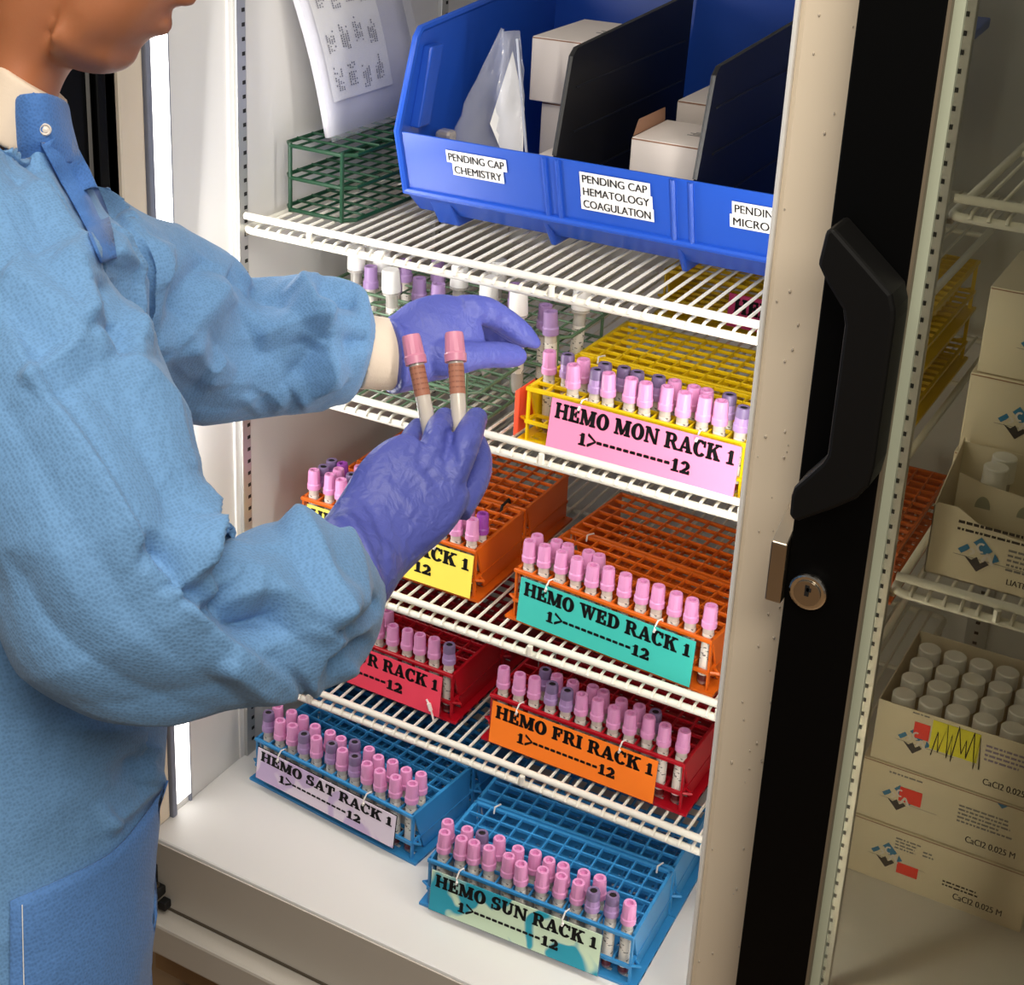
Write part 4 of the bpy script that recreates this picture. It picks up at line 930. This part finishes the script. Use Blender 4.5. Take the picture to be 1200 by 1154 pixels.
FOLDS = [
 # near sleeve seam: a raised welded edge running down the arm
 ([(2, 360), (45, 445), (120, 560), (200, 690), (270, 752), (348, 800)], 7, 4, 30, (0, 1.3)),
 ([(30, 455), (45, 442), (105, 390)], 7, 10, 20, (0, 1.4)), ([(0, 320), (50, 350), (108, 388)], 8, 26, 22, (0, 1.4)),
 ([(60, 300), (100, 345), (110, 385)], 10, 30, 12, (0, 1.45)), ([(112, 330), (128, 370), (150, 425)], -9, 16, 16, (0, 1.45)), ([(120, 290), (155, 325), (158, 425)], 10, 22, 10, (0, 1.5)),
 ([(105, 385), (170, 440), (215, 495), (252, 562)], 9, 14, 34, (0, 1.4)), ([(252, 560), (240, 605), (228, 660), (262, 728)], 9, 10, 26, (0, 1.3)),
 ([(105, 395), (150, 470), (190, 560), (215, 640)], -5, 34, 30, (0, 1.3)), ([(60, 470), (120, 550), (190, 650)], 4, 30, 40, (0, 1.3)),
 ([(206, 692), (226, 650), (240, 610)], 10, 18, 10, (0, 1.3)), ([(206, 692), (190, 655), (160, 640)], -8, 16, 16, (0, 1.3)), ([(206, 690), (232, 700), (255, 720)], -7, 8, 12, (0, 1.3)),
 ([(250, 690), (290, 728), (330, 712)], -17, 26, 20, (0, 1.3)), ([(262, 700), (325, 700), (384, 737)], 13, 26, 18, (0, 1.3)),
 ([(335, 605), (362, 660), (384, 737)], 14, 36, 12, (0, 1.3)), ([(384, 737), (374, 765), (350, 796)], 9, 12, 26, (0, 1.3)), ([(250, 640), (300, 650), (350, 640)], 5, 24, 24, (0, 1.3)),
 ([(346, 799), (300, 800), (250, 772)], 8, 12, 20, (0, 1.3)), ([(400, 620), (412, 680), (400, 745)], 7, 20, 20, (0, 1.3)),
 ([(374, 776), (400, 765), (440, 748)], -8, 9, 13, (0, 1.3)), ([(446, 700), (418, 722), (392, 738)], -6, 10, 10, (0, 1.3)), ([(350, 800), (390, 795), (420, 775)], 6, 10, 16, (0, 1.3)),
 ([(0, 640), (60, 740), (180, 820), (300, 832)], -5, 30, 30, (0, 1.25)), ([(60, 850), (150, 855), (230, 838), (330, 806)], 6, 16, 36, (0, 1.25)),
 # far sleeve
 ([(262, 322), (232, 358), (190, 400), (160, 432)], 13, 34, 16, (1.3, 2)), ([(190, 285), (176, 340), (182, 400)], 10, 14, 30, (1.3, 2)), ([(245, 300), (215, 350), (200, 372)], -7, 16, 16, (1.3, 2)), ([(140, 250), (170, 290), (186, 330)], 6, 16, 20, (1.3, 2)),
 ([(296, 396), (345, 378), (392, 374)], 11, 22, 14, (1.4, 2)), ([(350, 326), (366, 358), (392, 374)], 13, 20, 16, (1.4, 2)), ([(366, 340), (398, 350), (424, 350)], -12, 14, 14, (1.4, 2)), ([(340, 365), (300, 335), (264, 322)], -9, 16, 18, (1.4, 2)),
 ([(392, 374), (384, 415), (396, 452)], 9, 14, 20, (1.4, 2)), ([(345, 470), (376, 450), (396, 415)], 7, 18, 12, (1.4, 2)), ([(296, 480), (345, 440), (372, 400)], -8, 18, 18, (1.4, 2)), ([(398, 400), (436, 398)], -7, 8, 10, (1.4, 2)),
 ([(212, 385), (238, 424), (258, 410)], 9, 12, 18, (1.4, 2)), ([(225, 440), (290, 450), (340, 478)], 7, 24, 20, (1.4, 2)), ([(272, 345), (300, 400), (290, 470)], -6, 22, 22, (1.4, 2)),
 # chest, under the arm
 ([(40, 200), (70, 260), (110, 330)], 8, 12, 26, (1.1, 1.5)), ([(10, 170), (40, 240), (60, 300)], -7, 16, 20, (1.1, 1.5)),
 ([(196, 905), (160, 945), (120, 975)], 8, 8, 20, (1.0, 1.6)), ([(150, 880), (165, 930), (130, 960)], -8, 20, 20, (1.0, 1.6)), ([(180, 870), (170, 920)], 6, 10, 12, (1, 1.6)),
]
_s = strokes(FOLDS, tent=True, gain=1.5)
def sculpt_gown(V, N):
    rr = np.random.RandomState(4); D = np.zeros(len(V))
    for k in range(10):
        w = rr.normal(size=3) * rr.uniform(12, 26); D += np.sin(V @ w + rr.uniform(0, 6)) * 14 / np.linalg.norm(w) * .0014
    for k in range(6):    # crumple: rounded planes that meet in ridges
        w = rr.normal(size=3); w /= np.linalg.norm(w); lam = rr.uniform(.13, .24); D -= np.abs(np.sin(V @ w * PI / lam + rr.uniform(0, 6) + .6 * np.sin(V @ rr.normal(size=3) * 16))) * lam * .016
    V = V + N * (D[:, None] + .006)
    return V
gown = remeshed(b, 'gown', GOWN, None, .0034, 8, sculpt_gown, loc=PB)
def resculpt(o, f, k=1.0):
    me = o.data; n = len(me.vertices); co = np.empty(n * 3); me.vertices.foreach_get('co', co); co = co.reshape(-1, 3); no = np.empty(n * 3); me.vertices.foreach_get('normal', no)
    me.vertices.foreach_set('co', (f(co + PB, no.reshape(-1, 3)) - PB).ravel()); me.update()
resculpt(gown, _s)
gown.parent = person
def rel(b): b.v = [tuple(np.array(v) - PB) for v in b.v]; return b
# standing collar, placket with snap, undershirt collar
b = MB(); loft(b, [(36, 92, 1.314, 51, .066), (20, 118, 1.316, 58, .070), (2, 155, 1.32, 70, .078)], n=28, sub=6)
remeshed(b, 'shirt_collar', SHIRT, person, .003, 3, loc=PB)
def ribbon(pts, push, widths, m, name, par, thick=.0016):
    """a strip of cloth laid on the gown: pixel path, nudged towards the lens side of the cloth"""
    A = catmull(pts, 8); vs = []; fs = []
    W = np.interp(np.linspace(0, 1, len(A)), np.linspace(0, 1, len(widths)), widths)
    for i in range(len(A)):
        t = A[min(i + 1, len(A) - 1)] - A[max(i - 1, 0)]; n = np.array([-t[1], t[0]]); n /= np.hypot(*n)
        for s in (-1, 0, 1):
            x, y = A[i][0] + n[0] * W[i] * s, A[i][1] + n[1] * W[i] * s; vs.append(hit_gown(x, y, push))
    for i in range(len(A) - 1):
        for k in (0, 1): fs.append((i * 3 + k, i * 3 + k + 1, i * 3 + k + 4, i * 3 + k + 3))
    o = MB().add(vs, fs).build(name, m, par, smooth=True, recalc=False); so = o.modifiers.new('solid', 'SOLIDIFY'); so.thickness = thick; so.offset = 0
    return o
from mathutils.bvhtree import BVHTree
bpy.context.view_layer.update()
_g = gown.data; BV = BVHTree.FromPolygons([tuple(v.co) for v in _g.vertices], [tuple(p.vertices) for p in _g.polygons])
def hit_gown(x, y, push, dflt=1.3):
    o = Vector(CP - PB); d = Vector(P3(x, y, 1) - CP).normalized(); r = BV.ray_cast(o, d)
    p = r[0] if r[0] is not None else Vector(P3(x, y, dflt) - PB)
    return p - d * push
b = MB(); loft(b, [(40, 127, 1.316, 41, .074), (42, 148, 1.316, 42, .074), (46, 180, 1.318, 46, .070), (50, 205, 1.318, 48, .06)], n=28, sub=6)
collar = remeshed(b, 'collar', GOWND, person, .003, 3, loc=PB)
ribbon([(62, 158, 0), (88, 205, 0), (112, 255, 0), (128, 305, 0)], .010, (17, 18, 15, 9), GOWND, 'placket', gown)
GOWNP = weave('gown_cloth_lit', (86, 130, 190), .12)  # gown's own cloth; light on the pocket is put into this bluer tint
# snap and pocket
_c = collar.data; BC = BVHTree.FromPolygons([tuple(v.co) for v in _c.vertices], [tuple(q.vertices) for q in _c.polygons])
sp = BC.ray_cast(Vector(CP - PB), Vector(P3(53, 152, 1) - CP).normalized())[0]; dirv = Vector(CP - PB) - sp; dirv.normalize()
b = MB().lathe([(.0001, -.002), (.0046, -.002), (.0050, .0006), (.0040, .0018), (.0026, .0006), (.0022, .0014), (.0006, .0018)], 20); q = dirv.to_track_quat('Z', 'Y')
b.v = [tuple(sp + q @ Vector(v)) for v in b.v]; smooth_angle(b.build('snap', mat('pearl_snap', (226, 216, 206), .25), collar))
def hit_near(x, y, push):
    for k in range(60):
        o = Vector(CP - PB); d = Vector(P3(x - k, y, 1) - CP).normalized(); r = BV.ray_cast(o, d)
        if r[0] is not None and (r[0] - o).length < 1.6: return r[0] - d * push
    return Vector(P3(x, y, 1.28) - PB)
top = catmull([(12, 1055, 0), (70, 1030, 0), (128, 1000, 0), (165, 960, 0), (197, 914, 0)], 6); n = len(top); vs = []; fs = []; m = 26
for i in range(n):
    for j in range(m + 1):
        f = j / m; x = top[i][0] * (1 - f) + (10 + 168 * i / (n - 1)) * f; y = top[i][1] * (1 - f) + 1420 * f
        vs.append(hit_near(x, y, .0035 + .007 * (1 - f) ** 4 * (i / (n - 1))))
for i in range(n - 1):
    for j in range(m): k = i * (m + 1) + j; fs.append((k, k + m + 1, k + m + 2, k + 1))
o = MB().add(vs, fs).build('pocket', GOWNP, gown, smooth=True, recalc=False); so = o.modifiers.new('solid', 'SOLIDIFY'); so.thickness = .0018
ribbon([(26, 1060, 0), (27, 1110, 0), (29, 1200, 0)], .0075, (.6, .6), PAPERW, 'stitch', o, .0006)
# cuffs
b = MB(); loft(b, [(424, 412, 1.604, 44, .034), (445, 414, 1.609, 43, .032), (468, 417, 1.615, 41, .029), (486, 416, 1.62, 40, .026)], n=28); b.v = b.v
remeshed(b, 'cuff', COTTON, person, .002, 4, loc=PB)
b = MB(); loft(b, [(392, 676, 1.22, 54, .034), (408, 661, 1.235, 55, .034), (415, 656, 1.239, 50, .028)], n=28)
remeshed(b, 'cuff', COTTON, person, .002, 4, loc=PB)

# gloves: palm, five separate fingers
def glove(name, label, palm, fingers, voxel, S, webs=()):
    b = MB(); loft(b, palm, 8, 28, power=2.3)
    for f in fingers: capped(b, f, 14, 8)
    for w in webs: ball(b, P3(*w[:3]), w[3], 8)
    f0 = strokes(S)
    def sc(V, N):
        rr = np.random.RandomState(9); D = np.zeros(len(V))
        for k in range(10):
            w = rr.normal(size=3) * rr.uniform(60, 140); D += np.sin(V @ w + rr.uniform(0, 6)) / np.linalg.norm(w) * .018
        return f0(V + N * D[:, None], N)
    o = remeshed(b, name, GLOVE, person, voxel, 4, sc, loc=PB); o['label'] = label; return o
d = 1.0
RPALM = [(402, 672, 1.232, 62, .040), (412, 660, 1.238, 60, .037), (426, 643, 1.252, 57, .030), (446, 618, 1.266, 60, .024), (472, 586, 1.278, 66, .021), (497, 560, 1.287, 63, .018), (514, 542, 1.293, 52, .015)]
RF = [[(470, 560, 1.298, 17, .012), (476, 530, 1.325, 15, .011), (484, 512, 1.352, 14, .010), (490, 502, 1.372, 12, .009)],      # index, curling away behind the first tube
      [(498, 560, 1.286, 19, .012), (506, 528, 1.292, 17, .0115), (514, 504, 1.312, 16, .011), (521, 490, 1.345, 13, .0095)],       # middle
      [(526, 570, 1.286, 20, .012), (540, 536, 1.290, 18, .012), (550, 508, 1.305, 17, .0115), (558, 490, 1.338, 14, .010)],      # ring
      [(536, 600, 1.296, 17, .012), (556, 566, 1.315, 16, .0115), (562, 538, 1.340, 15, .011), (556, 518, 1.368, 13, .009)],      # little finger, behind the ring finger
      [(446, 606, 1.288, 20, .014), (462, 566, 1.328, 19, .0135), (484, 536, 1.362, 17, .012), (506, 516, 1.388, 14, .0105)]]      # thumb, on the palm side
rg = glove('glove', 'violet glove on the hand holding two tubes', RPALM, RF, .0017,
   [([(404, 596), (428, 640), (446, 690)], 3.0, 7, 9), ([(392, 602), (412, 618), (436, 664), (444, 694)], 2.0, 5, 4), ([(430, 585), (446, 620), (452, 670)], -1.2, 5, 7), ([(420, 590), (436, 615), (446, 650)], 1.1, 4, 6), ([(446, 560), (470, 580), (490, 600)], 1.0, 5, 7),
    ([(476, 548), (492, 556), (504, 572)], 1.0, 5, 6), ([(500, 548), (506, 560), (518, 566)], -1.2, 5, 5), ([(523, 500), (530, 526), (534, 548)], -2.0, 6, 6), ([(500, 505), (494, 528), (492, 545)], -1.4, 5, 5), ([(541, 522), (553, 527), (562, 524)], -.8, 4, 4), ([(507, 515), (516, 519), (526, 517)], -.7, 4, 4), ([(545, 575), (536, 600), (520, 630)], 1.0, 7, 9)])
LPALM = [(455, 418, 1.608, 44, .036), (468, 416, 1.614, 44, .032), (482, 408, 1.620, 45, .027), (503, 398, 1.628, 50, .023), (525, 392, 1.638, 48, .021), (545, 386, 1.646, 40, .019), (556, 382, 1.652, 28, .015)]
LF = [[(540, 365, 1.640, 19, .013), (566, 364, 1.650, 18, .0125), (590, 375, 1.664, 16, .0115), (612, 391, 1.676, 14, .010), (627, 402, 1.684, 8, .0065)],   # index
      [(540, 364, 1.662, 18, .013), (570, 366, 1.678, 17, .0125), (596, 383, 1.694, 15, .0115), (614, 398, 1.702, 11, .009)],      # middle
      [(536, 368, 1.685, 17, .013), (564, 374, 1.706, 16, .012), (584, 392, 1.716, 14, .011), (596, 408, 1.716, 11, .009)],        # ring
      [(530, 378, 1.700, 16, .012), (552, 388, 1.720, 14, .011), (568, 404, 1.724, 12, .010), (578, 415, 1.720, 10, .0085)],     # little finger
      [(496, 418, 1.615, 24, .016), (530, 420, 1.612, 21, .016), (562, 416, 1.625, 17, .0135), (588, 416, 1.645, 16, .012), (606, 417, 1.66, 13, .0105)]]    # thumb
lg = glove('glove', 'violet glove on the hand reaching between the shelves', LPALM, LF, .0019,
   [([(466, 376), (474, 410), (470, 452)], 2.4, 6, 7), ([(552, 346), (560, 362), (556, 384)], 1.4, 5, 6), ([(566, 350), (574, 364), (570, 380)], -1.0, 4, 5), ([(500, 362), (520, 380), (540, 388)], .9, 7, 8), ([(573, 400), (576, 416), (574, 432)], -.9, 4, 4), ([(545, 402), (550, 418), (547, 438)], .8, 5, 5), ([(588, 366), (590, 380), (584, 390)], -.7, 4, 4)],
   webs=((528, 402, 1.636, .016),))
HELDT = mat('held_tube', (234, 224, 210), .15, trans=.25)
# the two tubes in the near hand
def held(top, bot, label):
    p0, p1 = Vector(P3(*bot)), Vector(P3(*top)); dv = (p1 - p0); L = dv.length; q = dv.to_track_quat('Z', 'Y'); s = L / .0995
    t = thing('blood_tube', label, 'blood tube', p0, 0, None); t.rotation_euler = q.to_euler(); t.scale = (1, 1, 1); k = .0995
    b = MB().lathe([(.0005, 0), (.0035, .0008), (.0056, .003), (.0066, .007), (.0066, L - .014)], 18); smooth_angle(b.build('tube', HELDT, t))
    b = MB().lathe([(.0006, .002), (.0044, .004), (.0054, .008), (.0054, L - .022)], 14); smooth_angle(b.build('plasma', mat('straw_plasma', (222, 206, 184), .4), t))
    z0, z1 = L - .054, L - .028
    b = MB(); n = 11; vs = []; fs = []
    for i in range(n + 1):
        a = -PI + 1.9 * PI * i / n
        for z in (z0, z1): vs.append((.00685 * math.cos(a), .00685 * math.sin(a), z))
    for i in range(n): fs.append((2 * i, 2 * i + 2, 2 * i + 3, 2 * i + 1))
    b.add(vs, fs); lb = smooth_angle(b.build('paper_label', HLABEL, t, recalc=False)); lb['label'] = 'brown paper label'
    b = MB()
    for i in range(5):
        z = z0 + .005 + i * .0046; b.lathe([(.0069, z), (.0069, z + .0012)], 14)
    b.build('print', mat('brown_print', (146, 92, 72), .6), lb)
    prof = [(.0064, L - .026), (.0094, L - .026), (.0096, L - .0195), (.0088, L - .018), (.0082, L - .003), (.0074, L - .0006), (.0044, L - .0004), (.0042, L - .005)]
    smooth_angle(MB().lathe(prof, 28, flute=.05, zr=(L - .0185, L - .0025)).build('cap', HELDC, t), .5)
held((481, 392, 1.352), (507, 522, 1.338), 'left one of the two blood tubes held between the gloved fingers, tilted')
held((532, 389, 1.346), (540, 524, 1.326), 'right one of the two blood tubes held between the gloved fingers, upright')
# trousers and shoes, below the frame
for sx in (-1, 1):
    hip = (HIP - PB) * (1, 1, 0) + np.array([.026 * sx, -.042 * sx, .42]); kn = hip + (.01, .01, -.14); an = np.array([hip[0], hip[1], .05])
    vs = catmull([[*hip, .066], [*kn, .066], [*an, .064]], 6); smooth_angle(MB().tube([tuple(v[:3]) for v in vs], [v[3] for v in vs], 18).build('trouser_leg', TROUSER, person))
    b = MB(); capx = an + (.045, .06, -.02); ball(b, capx, (.05, .12, .045), 12); 
    b.v = [(x, y, max(z, 0.0)) for x, y, z in b.v]; b.build('shoe', SHOE, person, smooth=True)
